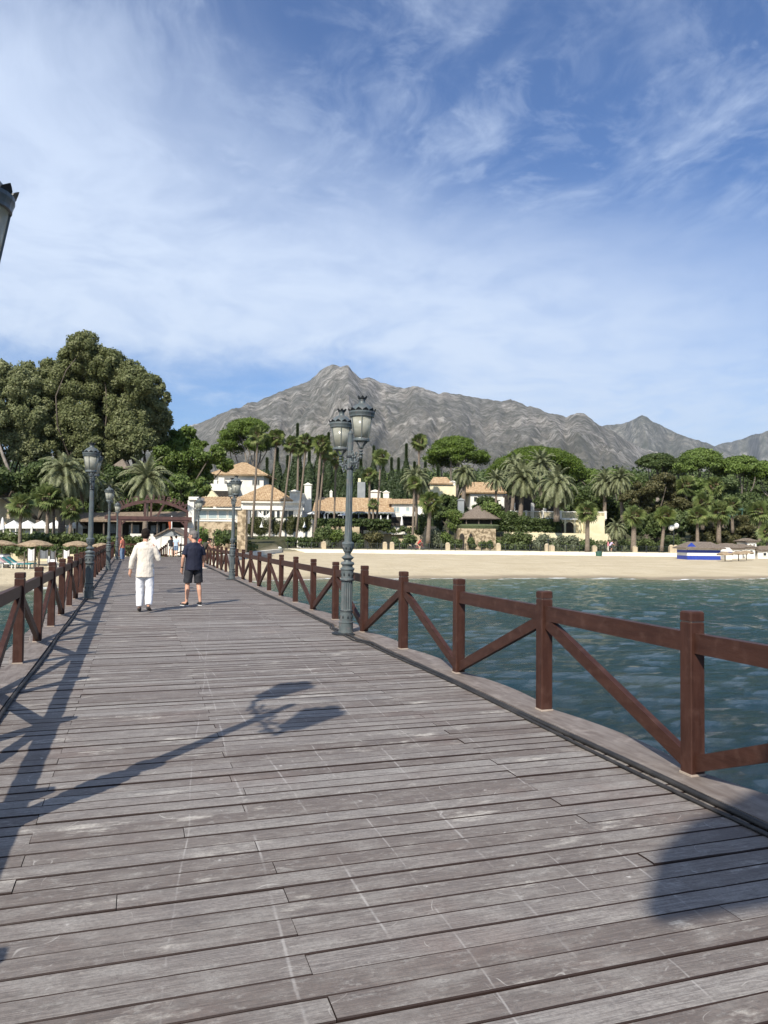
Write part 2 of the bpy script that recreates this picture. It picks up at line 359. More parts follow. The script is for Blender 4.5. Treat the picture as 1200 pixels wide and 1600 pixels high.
# ---------------------------------------------------------------- value noise (numpy)
def vnoise(x, y, seed=0):
    r_ = np.random.default_rng(seed); T = r_.random((256, 256))
    xi = np.floor(x).astype(int); yi = np.floor(y).astype(int); fx = x - xi; fy = y - yi
    fx = fx * fx * (3 - 2 * fx); fy = fy * fy * (3 - 2 * fy)
    a = T[xi % 256, yi % 256]; b = T[(xi + 1) % 256, yi % 256]; c = T[xi % 256, (yi + 1) % 256]; d = T[(xi + 1) % 256, (yi + 1) % 256]
    return (a * (1 - fx) + b * fx) * (1 - fy) + (c * (1 - fx) + d * fx) * fy
def fbm(x, y, o=5, seed=0, ridged=False, gain=.5):
    s = np.zeros_like(x, float); a = 1.0; tot = 0
    for k in range(o):
        n = vnoise(x * 2 ** k + 17 * k, y * 2 ** k + 31 * k, seed + k)
        if ridged: n = 1 - np.abs(2 * n - 1)
        s += a * n; tot += a; a *= gain
    return s / tot

# ---------------------------------------------------------------- ground
SH = np.array([(-400, 15), (-60, 24), (-40, 30), (-20, 40), (-8.6, 50.7), (2, 56.3), (15, 58.2), (30, 60.2), (80, 63), (400, 75)], float)
WL = np.array([(-400, 66), (-30, 66), (-17.5, 60.3), (-14.6, 62.5), (-14.0, 102), (-10, 104), (60, 104), (400, 104)], float)
WATER = -1.3
def Dsh(u): return np.interp(u, SH[:, 0], SH[:, 1]) 
def Dwl(u): return np.interp(u, WL[:, 0], WL[:, 1])
def terr(u, D):
    u = np.asarray(u, float); D = np.asarray(D, float)
    s = D - Dsh(u) + .9 * np.sin(u * .35) + .5 * np.sin(u * .9 + 1)
    z = np.where(s < 0, WATER + np.maximum(s * .075, -4.5), WATER + .9 * (1 - np.exp(-np.maximum(s, 0) / 16)))
    z = z + np.where((s > 3) & (s < 100), .06 * (fbm(u / 3, D / 3, 3, 5) - .5), 0)
    wl = Dwl(u); inl = np.clip((D - wl) / .6, 0, 1)
    back = np.where(u < -14.3, np.clip((D - 82) * .045, 0, 9), np.clip((D - 126) * .085, 0, 14))
    zi = 0.0 + back
    return z * (1 - inl) + zi * inl, inl
us = np.concatenate([np.linspace(-9000, -300, 14), np.linspace(-280, -60, 20), np.arange(-58, 60, .7), np.linspace(62, 300, 20), np.linspace(400, 9000, 14)])
Ds = np.concatenate([np.linspace(-400, 10, 12), np.arange(12, 36, 2.0), np.arange(36, 112, .6), np.arange(112, 190, 3.0), np.linspace(195, 1200, 16), np.linspace(1500, 12000, 10)])
UU, DD = np.meshgrid(us, Ds); ZZ, IN = terr(UU, DD)
X_ = R0.x * UU + sY * DD; Y_ = R0.y * UU + cY * DD
nu, nd_ = len(us), len(Ds)
ii = (np.arange(nd_ - 1)[:, None] * nu + np.arange(nu - 1)[None]).ravel()
Q = np.stack([ii, ii + 1, ii + nu + 1, ii + nu], 1)
gr = mesh_np('ground', np.stack([X_, Y_, ZZ], -1).reshape(-1, 3), [Q], M['sand'], smooth=True)
a_ = gr.data.attributes.new('inland', 'FLOAT', 'POINT'); a_.data.foreach_set('value', IN.ravel().astype(np.float32))
tag(gr, 'pale tan beach sand rising to the planted shore', None, None, 'structure')

# sea: rippled mesh near, coarse far
def sea():
    us = np.concatenate([np.linspace(-9000, -90, 16), np.arange(-60, -15, .8), np.arange(-15, 34, .22), np.arange(34, 70, .7), np.linspace(90, 9000, 16)])
    Ds = np.concatenate([np.linspace(-4000, -8, 14), np.arange(-3, 5, .8), np.arange(5, 26, .17), np.arange(26, 64, .30), np.arange(64, 70, 2), np.linspace(75, 2000, 4)])
    u, D = np.meshgrid(us, Ds); x = R0.x * u + sY * D; y = R0.y * u + cY * D
    h = np.zeros_like(u); r_ = np.random.default_rng(3)
    for k in range(46):
        lam = .42 * (1.075 ** k); th = R(90) + r_.normal(0, .42); kk = 2 * math.pi / lam
        amp = .0052 * lam ** .72 if lam < 4.5 else .010
        ph = r_.random() * 6.28
        amp *= 1.7 if lam < 1.3 else .6
        h += amp * np.sin(kk * (u * math.cos(th) + D * math.sin(th)) + ph + 1.2 * np.sin(u * .11 + ph))
    h *= .65 * (.55 + .9 * fbm(u / 9, D / 5, 3, 9))
    h = np.where((np.abs(u) < 75) & (D > -4) & (D < 71), h, 0)
    z = WATER + h
    nu = len(us); ii = (np.arange(len(Ds) - 1)[:, None] * nu + np.arange(nu - 1)[None]).ravel()
    o = mesh_np('sea', np.stack([x, y, z], -1).reshape(-1, 3), [np.stack([ii, ii + 1, ii + nu + 1, ii + nu], 1)], M['water'], smooth=True)
    dep = np.clip(WATER - terr(u, D)[0], 0, 5)
    a_ = o.data.attributes.new('depth', 'FLOAT', 'POINT'); a_.data.foreach_set('value', dep.ravel().astype(np.float32))
    tag(o, 'rippled blue green sea beside the pier', None, None, 'structure')
sea()

# mountains
def mountain(name, prof, D0, D1, px0, px1, mat, label, seed, nx=640, ny=230, rough=1.0):
    prof = np.array(prof, float); px = np.linspace(px0, px1, nx)
    py = np.interp(px, prof[:, 0], prof[:, 1])
    rid = (fbm(px / 24.0, px * 0 + 3.3, 6, seed + 40, True, gain=.62) - .62) * 9 * rough
    py = py + rid * np.clip((760 - py) / 60, 0, 1)
    v_ = (800 - py) / FPX + np.tan(R(PITCH)); el_ = v_ / (1 - (800 - py) / FPX * np.tan(R(PITCH)))
    el_ = el_ + (-(px - 600) * .0105) / FPX
    el_ = el_ + 0.0
    t = np.concatenate([np.linspace(0, 1, ny - 18), np.linspace(1.02, 1.35, 18)])[:, None]
    tt = np.minimum(t, 1)
    wob = (fbm(px / 60, px * 0, 3, seed + 5) - .5) * .22
    D = D0 + (D1 * (1 + wob * np.ones_like(t)) - D0) * t
    H1 = el_[None] * (D0 + (D1 * (1 + wob) - D0) * 1.0)
    a = px[None] / 62 + 0 * t; 
    low_ = tt ** 1.25 * .82 + .18 * tt ** 3
    warp_ = fbm(a * 1.2, t * 2.0, 3, seed + 9) * 1.6
    gul = fbm(a * .75 + warp_ * .8 + t * 1.5, t * 3.2 + warp_ * .9 - a * .25, 4, seed, True, .50) - .55
    gul2 = fbm(a * 4.2 + warp_ * 1.5 - t * 3, t * 11 + a, 3, seed + 3, True, .55) - .5
    env = np.clip(np.sin(np.clip(tt, 0, 1) * math.pi) ** .7, 0, 1) * (t <= 1)
    H = H1 * low_ + H1 * (gul * .24 + gul2 * .045) * env
    # never higher than the crest as seen from the pier
    H = np.minimum(H, (el_[None] - .0012) * D * np.where(t < 1, .999, 1) + np.where(t >= 1, 99999, 0) * 1.0)
    H = np.where(t > 1, H1 * (1 - (t - 1) * 1.6), H)
    H = np.where(np.abs(t - 1) < 1e-6, H1, H)
    H = np.maximum(H, -5 + 0 * H) * np.where(t < .02, 0, 1)
    U = (px[None] - 600) / FPX * D
    x = R0.x * U + sY * D; y = R0.y * U + cY * D
    ii = (np.arange(ny - 1)[:, None] * nx + np.arange(nx - 1)[None]).ravel()
    o = mesh_np(name, np.stack([x, y, H + 1.0], -1).reshape(-1, 3), [np.stack([ii, ii + 1, ii + nx + 1, ii + nx], 1)], mat, smooth=True)
    return tag(o, label, None, None, 'structure')
ridge = [(-700, 760), (-100, 730), (120, 715), (250, 690), (310, 666), (340, 653), (380, 637), (420, 622), (450, 609), (475, 599), (487, 591), (498, 580), (508, 573), (518, 571), (530, 574), (541, 571), (550, 581), (562, 591), (580, 592), (605, 600), (628, 604), (650, 603), (680, 611), (712, 614), (740, 617), (765, 619), (782, 623), (797, 618), (820, 628), (850, 637), (885, 645), (900, 637), (915, 641), (930, 652), (945, 660), (1000, 690), (1060, 705), (1130, 715), (1230, 722), (1500, 730), (1900, 750)]
mountain('mountain', ridge, 1500, 5200, -300, 1600, M['mount'], 'broad grey limestone mountain with its peak left of centre', 21)
mountain('mountain', [(500, 760), (880, 690), (945, 657), (970, 655), (990, 646), (1003, 640), (1012, 643), (1022, 650), (1040, 659), (1070, 671), (1100, 681), (1130, 690), (1150, 697), (1250, 722), (1500, 760)], 5600, 8200, 700, 1450, M['mount_far'], 'pointed blue grey peak behind the shoulder of the mountain', 77, 300, 60, .7)
mountain('mountain', [(900, 760), (1100, 694), (1120, 684), (1140, 679), (1160, 673), (1182, 666), (1200, 661), (1260, 650), (1350, 640), (1500, 660), (1800, 700)], 8600, 10500, 950, 1700, M['mount_far'], 'farthest grey ridge at the right edge of the photo', 99, 260, 50, .8)
# ---------------------------------------------------------------- the pier
XL = lambda y: -1.33 - .0075 * (y - 4)        # left rail line
XR = lambda y: 3.63 + .004 * (y - 4)
PIER_END = 61.5
pier = empty('pier', (0, 0, 0), 0, 'long timber pier with grey cross planks leading to the shore', 'pier')
def planks():
    mb = MB(); y = -3.0; k = 0; r_ = random.Random(5); bw = .145
    while y < PIER_END:
        w = bw - r_.choice((.004, .006, .008, .005, .012))
        js = [-.5 - .002 * y, 2.5] if k % 2 else [.65 + r_.uniform(-.03, .03)]
        if r_.random() < .12: js = [r_.uniform(-.3, 3)]
        xa = XL(y) - .33; xb = XR(y) + .06
        xs = [xa] + js + [xb]
        for a, b in zip(xs[:-1], xs[1:]):
            b2 = b - .004; dz = r_.uniform(-.004, .004); tilt = r_.uniform(-.004, .004); n = 7 if y < 16 else 2
            v = []; skew = r_.uniform(-.003, .003)
            for i in range(n + 1):
                t = i / n; x = a + (b2 - a) * t; e0 = r_.uniform(-.0018, .0018); e1 = r_.uniform(-.0018, .0018); z = dz + tilt * (t - .5) + r_.uniform(-.0008, .0008)
                yy = y + skew * t; c = .0045
                v += [(x, yy + e0, z - .03), (x, yy + e0, z - c), (x, yy + e0 + c, z), (x, yy + w / 2, z + .0012), (x, yy + w + e1 - c, z), (x, yy + w + e1, z - c), (x, yy + w + e1, z - .03)]
            m_7 = 7; f = []
            for i in range(n):
                for j in range(6): f.append((i * 7 + j, (i + 1) * 7 + j, (i + 1) * 7 + j + 1, i * 7 + j + 1))
            f += [tuple(range(7)), tuple(n * 7 + j for j in range(6, -1, -1))]
            mb.add(v, f)
        y += bw; k += 1
    return mb.build('deck_boards', M['deck'], pier)
planks()
# dark joists under the boards (what the gaps look down on), with beams and piles
mb = MB()
for x in np.arange(-1.6, 3.9, .55): mb.box(x, x + .09, -3, PIER_END, -.20, -.034)
mb.build('joist', M['railwood_h'], pier)
y = -2.0
while y < PIER_END - 1: MB().box(-1.75, 3.95, y, y + .2, -.45, -.205).build('cross_beam', M['railwood'], pier); y += 4.0
k = 0; y = -1.9
while y < PIER_END - 1:
    for x in (-1.3, 1.1, 3.5):
        mb = MB(); mb.tube([(x, y, -5.5), (x, y, -.45)], .15, 10); mb.build('pile', M['railwood'], pier, True)
    y += 4.0
# kerb boards: scalloped outer edge, bulging between posts
for side in (-1, 1):
    X = XL if side < 0 else XR
    v = []; ys = np.arange(-3.0, PIER_END, .125); f = []
    for i, y in enumerate(ys):
        bul = .10 + .13 * max(0, math.sin(math.pi * ((y - .3) % 2) / 2)) ** .8
        xi, xo = X(y) - side * .20, X(y) + side * bul * .85
        v += [(xi, y, -.03), (xi, y, .034), (xo - side * .012, y, .038), (xo, y, .026), (xo, y, -.03)]
        if i: 
            a = (i - 1) * 5; 
            for j in range(4): f.append((a + j, a + 5 + j, a + 6 + j, a + j + 1) if side > 0 else (a + j, a + j + 1, a + 6 + j, a + 5 + j))
    mb = MB(); mb.add(v, f); mb.build('kerb_board', M['kerb'], pier)
# rubbish-dark cables lying along the kerb
def cable(name, xf, label, rad=.017):
    pts = [(xf(y), y, rad + .002) for y in np.arange(-2.5, 58, .4)]
    mb = MB(); mb.tube(pts, rad, 6); tag(mb.build(name, M['cable'], None, True), label, 'cable')
cable('cable', lambda y: XR(y) - .235 + .012 * math.sin(y * 1.7) - (.10 if 11.4 < y < 13.3 else 0), 'thick black cable along the inside of the right kerb board', .02)
cable('cable', lambda y: XR(y) - .29 + .035 * math.sin(y * .9 + 1) * math.sin(y * .23) - (.10 if 11.4 < y < 13.3 else 0), 'thinner dark cable wandering beside the thick cable at the right kerb', .013)
cable('cable', lambda y: XL(y) + .235 + .012 * math.sin(y * 1.3), 'thick black cable along the inside of the left kerb board', .02)

# railings -------------------------------------------------------
def railing(side, label, y0, y1):
    X = XL if side < 0 else XR
    root = empty('wooden_railing', (X(y0), y0, 0), 0, label, 'railing', 'brown wooden railings of the pier')
    r_ = random.Random(11 + side)
    ys = [.3 + 2.0 * k for k in range(-2, 40) if y0 - .1 <= .3 + 2.0 * k <= y1]
    for y in ys:
        x = X(y) - root.location.x; yy = y - y0; s = .0575; h = 1.15 + r_.uniform(-.008, .008)
        mb = MB(); mb.bbox(x - s, x + s, yy - s, yy + s, .02, h - .075, .007)
        po = mb.build('post', M['railwood'], root)
        mb = MB(); mb.bbox(x - s + .008, x + s - .008, yy - s + .008, yy + s - .008, h - .075, h - .066, .002); mb.build('groove', M['palewood'], po)
        mb = MB(); c = .011; mb.bbox(x - s - .002, x + s + .002, yy - s - .002, yy + s + .002, h - .066, h, c); mb.build('cap', M['railwood'], po)
        mb = MB(); mb.bbox(x - s - .004, x + s + .004, yy - s - .004, yy + s + .004, .036, .05, .002); mb.build('foot_joint', M['palewood'], po)
    for i, (a, b) in enumerate(zip(ys[:-1], ys[1:])):
        xa, xb = X(a) - root.location.x, X(b) - root.location.x
        mb = MB(); mb.bar((xa, a - y0 + .056, .935 + r_.uniform(-.006, .006)), (xb, b - y0 - .056, .935 + r_.uniform(-.006, .006)), .062, .135); mb.build('rail', M['railwood_h'], root)
        k = round((a - .3) / 2)
        lo_first = (k % 2 == 0)
        p, q_ = ((xa, a - y0 + .03, .11), (xb, b - y0 - .05, .86)) if lo_first else ((xa, a - y0 + .05, .86), (xb, b - y0 - .03, .11))
        mb = MB(); mb.bar(p, q_, .055, .105); mb.build('brace', M['railwood_h'], root)
railing(1, 'brown wooden railing along the right side of the pier, sea and beach behind it', -1.7, 60.4)
railing(-1, 'brown wooden railing along the left side of the pier, by the loungers', -1.7, 60.4)

# street lamps ---------------------------------------------------
def lamp(x, y, label, lean=(0, 0)):
    root = empty('street_lamp', (x, y, 0), 0, label, 'street lamp', 'two-headed iron lamps along the pier')
    root.rotation_euler = (R(lean[0]), R(lean[1]), 0)
    mb = MB(); mb.lathe([(.235, .002), (.235, .022), (.22, .03)], 28); mb.build('base_plate', M['iron_dark'], root)
    mb = MB(); mb.lathe([(.128, .03), (.128, .045), (.122, .05), (.118, .19), (.126, .195), (.126, .21), (.108, .22), (.104, .37), (.112, .375), (.112, .395), (.098, .40), (.096, .42), (.096, .89), (.098, .90), (.112, .905), (.112, .93), (.100, .94), (.104, 1.0), (.108, 1.07), (.122, 1.09), (.120, 1.11), (.088, 1.13), (.092, 1.16), (.115, 1.175), (.118, 1.19), (.100, 1.215), (.066, 1.225), (.060, 1.245), (.085, 1.265), (.104, 1.285), (.104, 1.295), (.075, 1.315), (.048, 1.34), (.052, 1.365), (.078, 1.40), (.094, 1.45), (.100, 1.50), (.106, 1.515), (.104, 1.535), (.086, 1.55), (.066, 1.56)], 32, flute=(.41, .895, .86))
    ped = mb.build('pedestal', M['iron'], root, False)
    mb = MB()
    for z in (.395, .905): mb.lathe([(.113, z - .008), (.1145, z), (.113, z + .008)], 24)
    for k in range(8):      # raised leaf ornament on the drum and the goblet
        a = k * math.pi / 4; mb.ell((.104 * math.cos(a), .104 * math.sin(a), 1.01), (.014, .014, .035), 6, 5); mb.ell((.088 * math.cos(a + .2), .088 * math.sin(a + .2), 1.455), (.014, .014, .03), 6, 5); mb.ell((.108 * math.cos(a), .108 * math.sin(a), .295), (.012, .012, .03), 6, 5)
    mb.build('ornament', M['iron_dark'], ped, True)
    mb = MB(); mb.lathe([(.064, 1.55), (.062, 1.9), (.050, 3.0), (.046, 3.38), (.050, 3.385), (.050, 3.40), (.030, 3.43), (.012, 3.45)], 24, flute=(1.58, 3.3, .90)); mb.build('pole', M['iron'], root)
    mb = MB(); mb.lathe([(.058, 2.985), (.064, 2.99), (.064, 3.015), (.058, 3.02)], 20); mb.lathe([(.056, 2.78), (.060, 2.785), (.060, 2.80), (.056, 2.805)], 20); mb.build('collar', M['iron_dark'], root)
    for s in (-1, 1):
        mb = MB()
        arm = [(0, s * (.05 + .60 * t), 2.80 + .16 * t + .10 * math.sin(t * math.pi * 1.5) * (1 - t) - .04 * math.sin(t * math.pi)) for t in np.linspace(0, 1, 14)]
        mb.tube(arm, .017, 8)
        for (cy_, cz_, r0, tn, a0, dr) in ((.22, 2.90, .105, 1.6, -1.6, 1), (.44, 2.86, .075, 1.5, 1.5, -1), (.13, 3.04, .07, 1.4, -1.4, 1), (.36, 3.0, .05, 1.3, 0, 1)):
            pts = []
            for t in np.linspace(0, 1, 22):
                a = a0 + dr * t * tn * 2 * math.pi; rr = r0 * (1 - .78 * t); pts.append((0, s * (cy_ + rr * math.cos(a)), cz_ + rr * math.sin(a)))
            mb.tube(pts, [.012 - .005 * t for t in np.linspace(0, 1, 22)], 6)
        for (ly, lz) in ((.16, 2.98), (.30, 2.97), (.52, 2.93), (.08, 2.90), (.40, 2.78)): mb.ell((0, s * ly, lz), (.02, .03, .022), 8, 5)
        mb.build('bracket', M['iron'], root, True)
        c = (0, s * .65)
        mb = MB(); mb.lathe([(.012, 2.90), (.03, 2.93), (.014, 2.955), (.036, 2.98), (.036, 2.99), (.014, 3.01), (.034, 3.03), (.034, 3.04), (.016, 3.06), (.040, 3.08), (.045, 3.10)], 14, c)
        for k in range(4):
            a = k * math.pi / 2 + .4; mb.tube([(c[0] + .035 * math.cos(a), c[1] + .035 * math.sin(a), 3.08), (c[0] + .06 * math.cos(a), c[1] + .06 * math.sin(a), 3.13), (c[0] + .115 * math.cos(a), c[1] + .115 * math.sin(a), 3.185)], .011, 6)
        mb.lathe([(.128, 3.185), (.136, 3.19), (.136, 3.215), (.128, 3.225), (.124, 3.235)], 20, c)
        mb.lathe([(.184, 3.575), (.198, 3.58), (.200, 3.60), (.206, 3.62), (.214, 3.64), (.214, 3.665), (.190, 3.675)], 24, c)
        for k in range(6):
            a = k * math.pi / 3 + .25; ca, sa = math.cos(a), math.sin(a)
            mb.bar((c[0] + .125 * ca, c[1] + .125 * sa, 3.225), (c[0] + .187 * ca, c[1] + .187 * sa, 3.585), .012, .012)
        fr = mb.build('lantern_frame', M['iron'], root)
        mb = MB(); mb.lathe([(.120, 3.228), (.180, 3.578)], 24, c); mb.build('glass', M['lantern'], fr, True)
        mb = MB(); mb.lathe([(.195, 3.668), (.185, 3.69), (.165, 3.72), (.130, 3.76), (.095, 3.785), (.060, 3.80), (.050, 3.815), (.046, 3.85), (.052, 3.858), (.052, 3.868), (.040, 3.872)], 24, c)
        mb.build('dome', M['iron'], root, True)
        mb = MB()      # gallery of petals round the rim, crown on top
        n = 12
        for k in range(n):
            a = 2 * math.pi * k / n; w = math.pi / n * .92
            for (r1, r2, z1, z2) in ((.205, .236, 3.655, 3.712),):
                pr = [(-w, 0), (-w * .9, .45), (-w * .4, .75), (0, 1), (w * .4, .75), (w * .9, .45), (w, 0)]
                v = []
                for off in (0, .012):
                    for (aa, t) in pr: rr = r1 + (r2 - r1) * t - off; v.append((c[0] + rr * math.cos(a + aa), c[1] + rr * math.sin(a + aa), z1 + (z2 - z1) * t))
                nn = len(pr); mb.add(v, [tuple(range(nn)), tuple(range(2 * nn - 1, nn - 1, -1))] + [(i, nn + i, nn + i + 1, i + 1) for i in range(nn - 1)])
        mb.build('rim_gallery', M['iron_dark'], root)
        mb = MB(); mb.lathe([(.050, 3.866), (.070, 3.88), (.074, 3.895)], 14, c)
        for k in range(7):
            a = 2 * math.pi * k / 7; ca, sa = math.cos(a), math.sin(a); w = .38; pr = [(-w, 0), (-w * .6, .6), (0, 1), (w * .6, .6), (w, 0)]; v = []
            for off in (0, .01):
                for (aa, t) in pr: rr = .070 + .020 * t - off; v.append((c[0] + rr * math.cos(a + aa), c[1] + rr * math.sin(a + aa), 3.885 + .040 * t))
            mb.add(v, [tuple(range(5)), tuple(range(9, 4, -1))] + [(i, 5 + i, 6 + i, i + 1) for i in range(4)])
        mb.ell((c[0], c[1], 3.90), (.02, .02, .03), 8, 5)
        mb.build('crown', M['iron_dark'], root)
    return root
lamp(3.36, 12.36, 'large two-headed iron lamp in front of the mountain, nearest on the right side', (0, .8))
lamp(3.42, 29.2, 'iron lamp on the right side behind the man in navy, second from the viewer', (0, .5))
lamp(3.38, 46.0, 'small far lamp on the right side in front of the glazed room')
lamp(-.97, 4.37, 'lamp whose crowned lantern is cut by the left edge of the photo')
lamp(-1.17, 20.7, 'nearest whole iron lamp on the left side, standing before the tall dark trees', (0, .4))
lamp(-1.30, 37.4, 'iron lamp on the left side, second whole one from the viewer')
lamp(-1.36, 54.2, 'farthest iron lamp on the left side near the arch')
# added board on a mast behind the viewer, invented to cast the lower-right shadow
nb = empty('added_shadow_board', (-1.26, -2.48, 0), 0, 'blank dark wooden board high on a mast at the left railing, added unseen to cast the lower right shadow', 'shadow caster')
MB().bbox(-.07, .07, .035, .175, .02, 7.7, .006).build('mast', M['railwood'], nb)
MB().prism([(-1.0, 6.22), (-.95, 6.12), (.95, 6.1), (1.0, 6.2), (1.0, 7.55), (.25, 7.6), (-.15, 7.5), (-.75, 7.15), (-.95, 6.8)], -.03, .03).build('board', M['railwood'], nb)
for z in (6.4, 7.3): MB().box(-.9 if z < 7 else -.3, .9, .032, .075, z, z + .09).build('batten', M['railwood'], nb)

# ---------------------------------------------------------------- vegetation
LG = leafmat('eucalyptus_leaves', (.15, .175, .070), (.22, .24, .105), (.30, .31, .165), .35, .4)
LP = leafmat('pine_needles', (.075, .12, .020), (.12, .18, .028), (.17, .235, .045), .4)
LD = leafmat('dark_leaves', (.050, .078, .024), (.088, .125, .038), (.14, .175, .06), .5)
LB = leafmat('bright_leaves', (.075, .12, .024), (.12, .175, .036), (.18, .22, .06), .5)
LC = leafmat('cypress_leaves', (.028, .048, .018), (.048, .074, .028), (.075, .10, .042), .7, .1)
LH = leafmat('hedge_leaves', (.065, .09, .030), (.105, .14, .045), (.16, .19, .07), .8)
LF = leafmat('date_palm_leaves', (.14, .16, .075), (.20, .22, .11), (.29, .30, .18), .8)
LW = leafmat('fan_palm_leaves', (.085, .125, .035), (.15, .19, .055), (.25, .27, .10), .8)
LS = leafmat('dry_leaves', (.10, .07, .035), (.17, .12, .06), (.26, .20, .11), 1.5, .1)
LO = leafmat('olive_brown_leaves', (.060, .064, .024), (.10, .098, .038), (.16, .14, .058), .5)
LGY = leafmat('grey_green_leaves', (.11, .13, .08), (.17, .19, .12), (.25, .27, .17), 1.0)
BARK = pm('bark', (.07, .055, .042), (.14, .115, .09), 6, .9, .6, 18, stretch=(1, 1, .4))
BARKP = pm('palm_bark', (.13, .10, .075), (.22, .18, .14), 4, .9, .8, 6, stretch=(1, 1, 3))
BARKL = pm('pale_bark', (.13, .11, .09), (.24, .21, .18), 4, .85, .4, 10, stretch=(1, 1, .5))

def leafcloud(P, Nn, size, asp=1.6, r_=None, jit=.7, fold=False):
    r_ = r_ or rng; n = len(P)
    nn = Nn + r_.normal(0, jit, (n, 3)); nn /= np.linalg.norm(nn, axis=1)[:, None] + 1e-9
    a = r_.normal(0, 1, (n, 3)); t = np.cross(nn, a); t /= np.linalg.norm(t, axis=1)[:, None] + 1e-9
    b = np.cross(nn, t); s = size * r_.uniform(.6, 1.35, (n, 1)) * .5
    V = np.stack([P - t * s * asp, P - b * s, P + t * s * asp, P + b * s], 1).reshape(-1, 3)
    return V, np.arange(n * 4).reshape(n, 4)
def clump_points(cl, per, r_, shell=.72, flat=1.0, bottom=1.0):
    """cl: (k,6) centres + radii; per: leaves per unit of radius squared"""
    Ps, Ns = [], []
    for c in cl:
        rr = (c[3] * c[4] * c[5]) ** (1 / 3); n = max(12, int(per * rr * rr))
        d = r_.normal(0, 1, (n, 3)); d /= np.linalg.norm(d, axis=1)[:, None]
        if bottom < 1: d[:, 2] = np.where((d[:, 2] < 0) & (r_.random(n) > bottom), -d[:, 2], d[:, 2])
        rad = shell + (1 - shell) * r_.random((n, 1)) ** .7 + r_.normal(0, .13, (n, 1))
        bump = 1 + .22 * np.sin(d[:, :1] * 8 + c[0]) * np.cos(d[:, 1:2] * 7 + c[1]) * np.cos(d[:, 2:] * 6 + c[2]) 
        Ps.append(c[:3] + d * rad * bump * c[3:6]); Ns.append(d * [1, 1, 1 / flat])
    return np.concatenate(Ps), np.concatenate(Ns)
def foliage(name, cl, per, size, mat, parent, seed=1, asp=1.5, jit=.7, shell=.72, flat=1.0, bottom=1.0):
    r_ = np.random.default_rng(seed); P, Nn = clump_points(np.array(cl, float), per, r_, shell, flat, bottom)
    V, Fq = leafcloud(P, Nn, size, asp, r_, jit)
    return mesh_np(name, V, [Fq], mat, parent)
def limbs(mb, base, targets, r0, r_, wig=.12):
    base = Vector(base)
    for t in targets:
        t = Vector(t); L = (t - base).length; pts = []; k = 6
        off = Vector((r_.normal(0, 1), r_.normal(0, 1), 0)) * L * wig
        for i in range(k):
            f = i / (k - 1); p = base.lerp(t, f); p = p + off * math.sin(f * math.pi); p.z = base.z + (t.z - base.z) * (f ** .8); pts.append(tuple(p))
        mb.tube(pts, [r0 * (1 - .75 * i / (k - 1)) for i in range(k)], 6)

def broad_tree(name, label, px, D, zb, cl_px, mat, per=260, leaf=.34, group=None, seed=1, trunk_r=.4, depth=1.0, cat='tree', bark=None, sub=10, subr=.42, flat=1.0, bottom=1.0, split=None, jit=.7, shellv=.72):
    """cl_px: crown lobes (px, py, radius_px, aspect) seen from the pier, given real distance D; each lobe is broken up into smaller ones"""
    r_ = np.random.default_rng(seed); loc = at(px, D, zb); root = empty(name, loc, -R(YAW), label, cat, group)
    big = []; cl = []
    for (x, y, rp, asp) in cl_px:
        dd = r_.uniform(-1, 1) * depth; rx = m_(rp, D); rz = rx * asp
        c = np.array([uu(x, D) - uu(px, D), dd, zz(x, y, D) - zb]); big.append((c, rx, rz))
        for k in range(sub):
            d = r_.normal(0, 1, 3); d /= np.linalg.norm(d); s = r_.uniform(subr * .75, subr * 1.2)
            q = c + d * [rx, rx * .9, rz] * (1 - s * .75) 
            cl.append([*q, rx * s, rx * s, rz * s if asp > .5 else rx * s * .6])
    tr = MB(); topz = min(b[0][2] for b in big); fork = (0, 0, max(.8, (split if split is not None else .45) * topz + .2))
    tr.tube([(0, 0, -1.5), (r_.normal(0, .1), 0, fork[2] * .5), fork], [trunk_r * 1.25, trunk_r, trunk_r * .85], 10)
    limbs(tr, fork, [b[0] + [0, 0, -b[2] * .2] for b in big], trunk_r * .55, r_)
    t = tr.build('trunk', bark or BARK, root, True)
    foliage('crown', cl, per, leaf, mat, root, seed + 1, flat=flat, bottom=bottom, jit=jit, shell=shellv)
    return root

# the three tall gum trees at the left
broad_tree('gum_tree', 'tallest olive green gum tree at the left, its top highest in the photo', 140, 96, .5,
    [(142, 550, 26, .9), (125, 560, 24, 1), (158, 562, 24, 1), (108, 572, 26, 1), (90, 582, 24, 1), (176, 578, 24, 1), (112, 562, 22, 1), (165, 575, 26, 1), (80, 578, 24, 1), (120, 600, 34, 1), (160, 620, 36, 1), (95, 630, 34, 1), (190, 596, 24, 1), (75, 660, 30, 1.1), (140, 672, 36, 1), (180, 665, 30, 1), (115, 700, 30, 1), (165, 715, 28, 1), (60, 610, 26, 1), (185, 640, 30, 1), (205, 640, 28, 1), (135, 640, 34, 1), (60, 585, 24, 1), (100, 580, 24, 1), (160, 690, 34, 1), (90, 690, 34, 1), (130, 580, 30, 1)], LG, 620, .20, 'tall gum trees left of the arch', 3, .26, 4.5, bark=BARK, sub=30, subr=.30, jit=.55, shellv=.8)
broad_tree('gum_tree', 'gum tree cut by the left edge of the photo, with a pale leaning bough', 8, 92, .5,
    [(20, 582, 26, 1), (-10, 600, 30, 1), (40, 600, 24, 1), (10, 635, 34, 1), (48, 650, 30, 1), (-25, 650, 36, 1), (15, 690, 34, 1), (52, 705, 26, 1), (-30, 715, 34, 1), (-60, 620, 34, 1), (-75, 680, 36, 1), (30, 610, 30, 1), (0, 660, 34, 1), (40, 680, 30, 1), (0, 590, 24, 1)], LG, 620, .20, 'tall gum trees left of the arch', 5, .26, 4.5, bark=BARK, sub=30, subr=.30, jit=.55, shellv=.8)
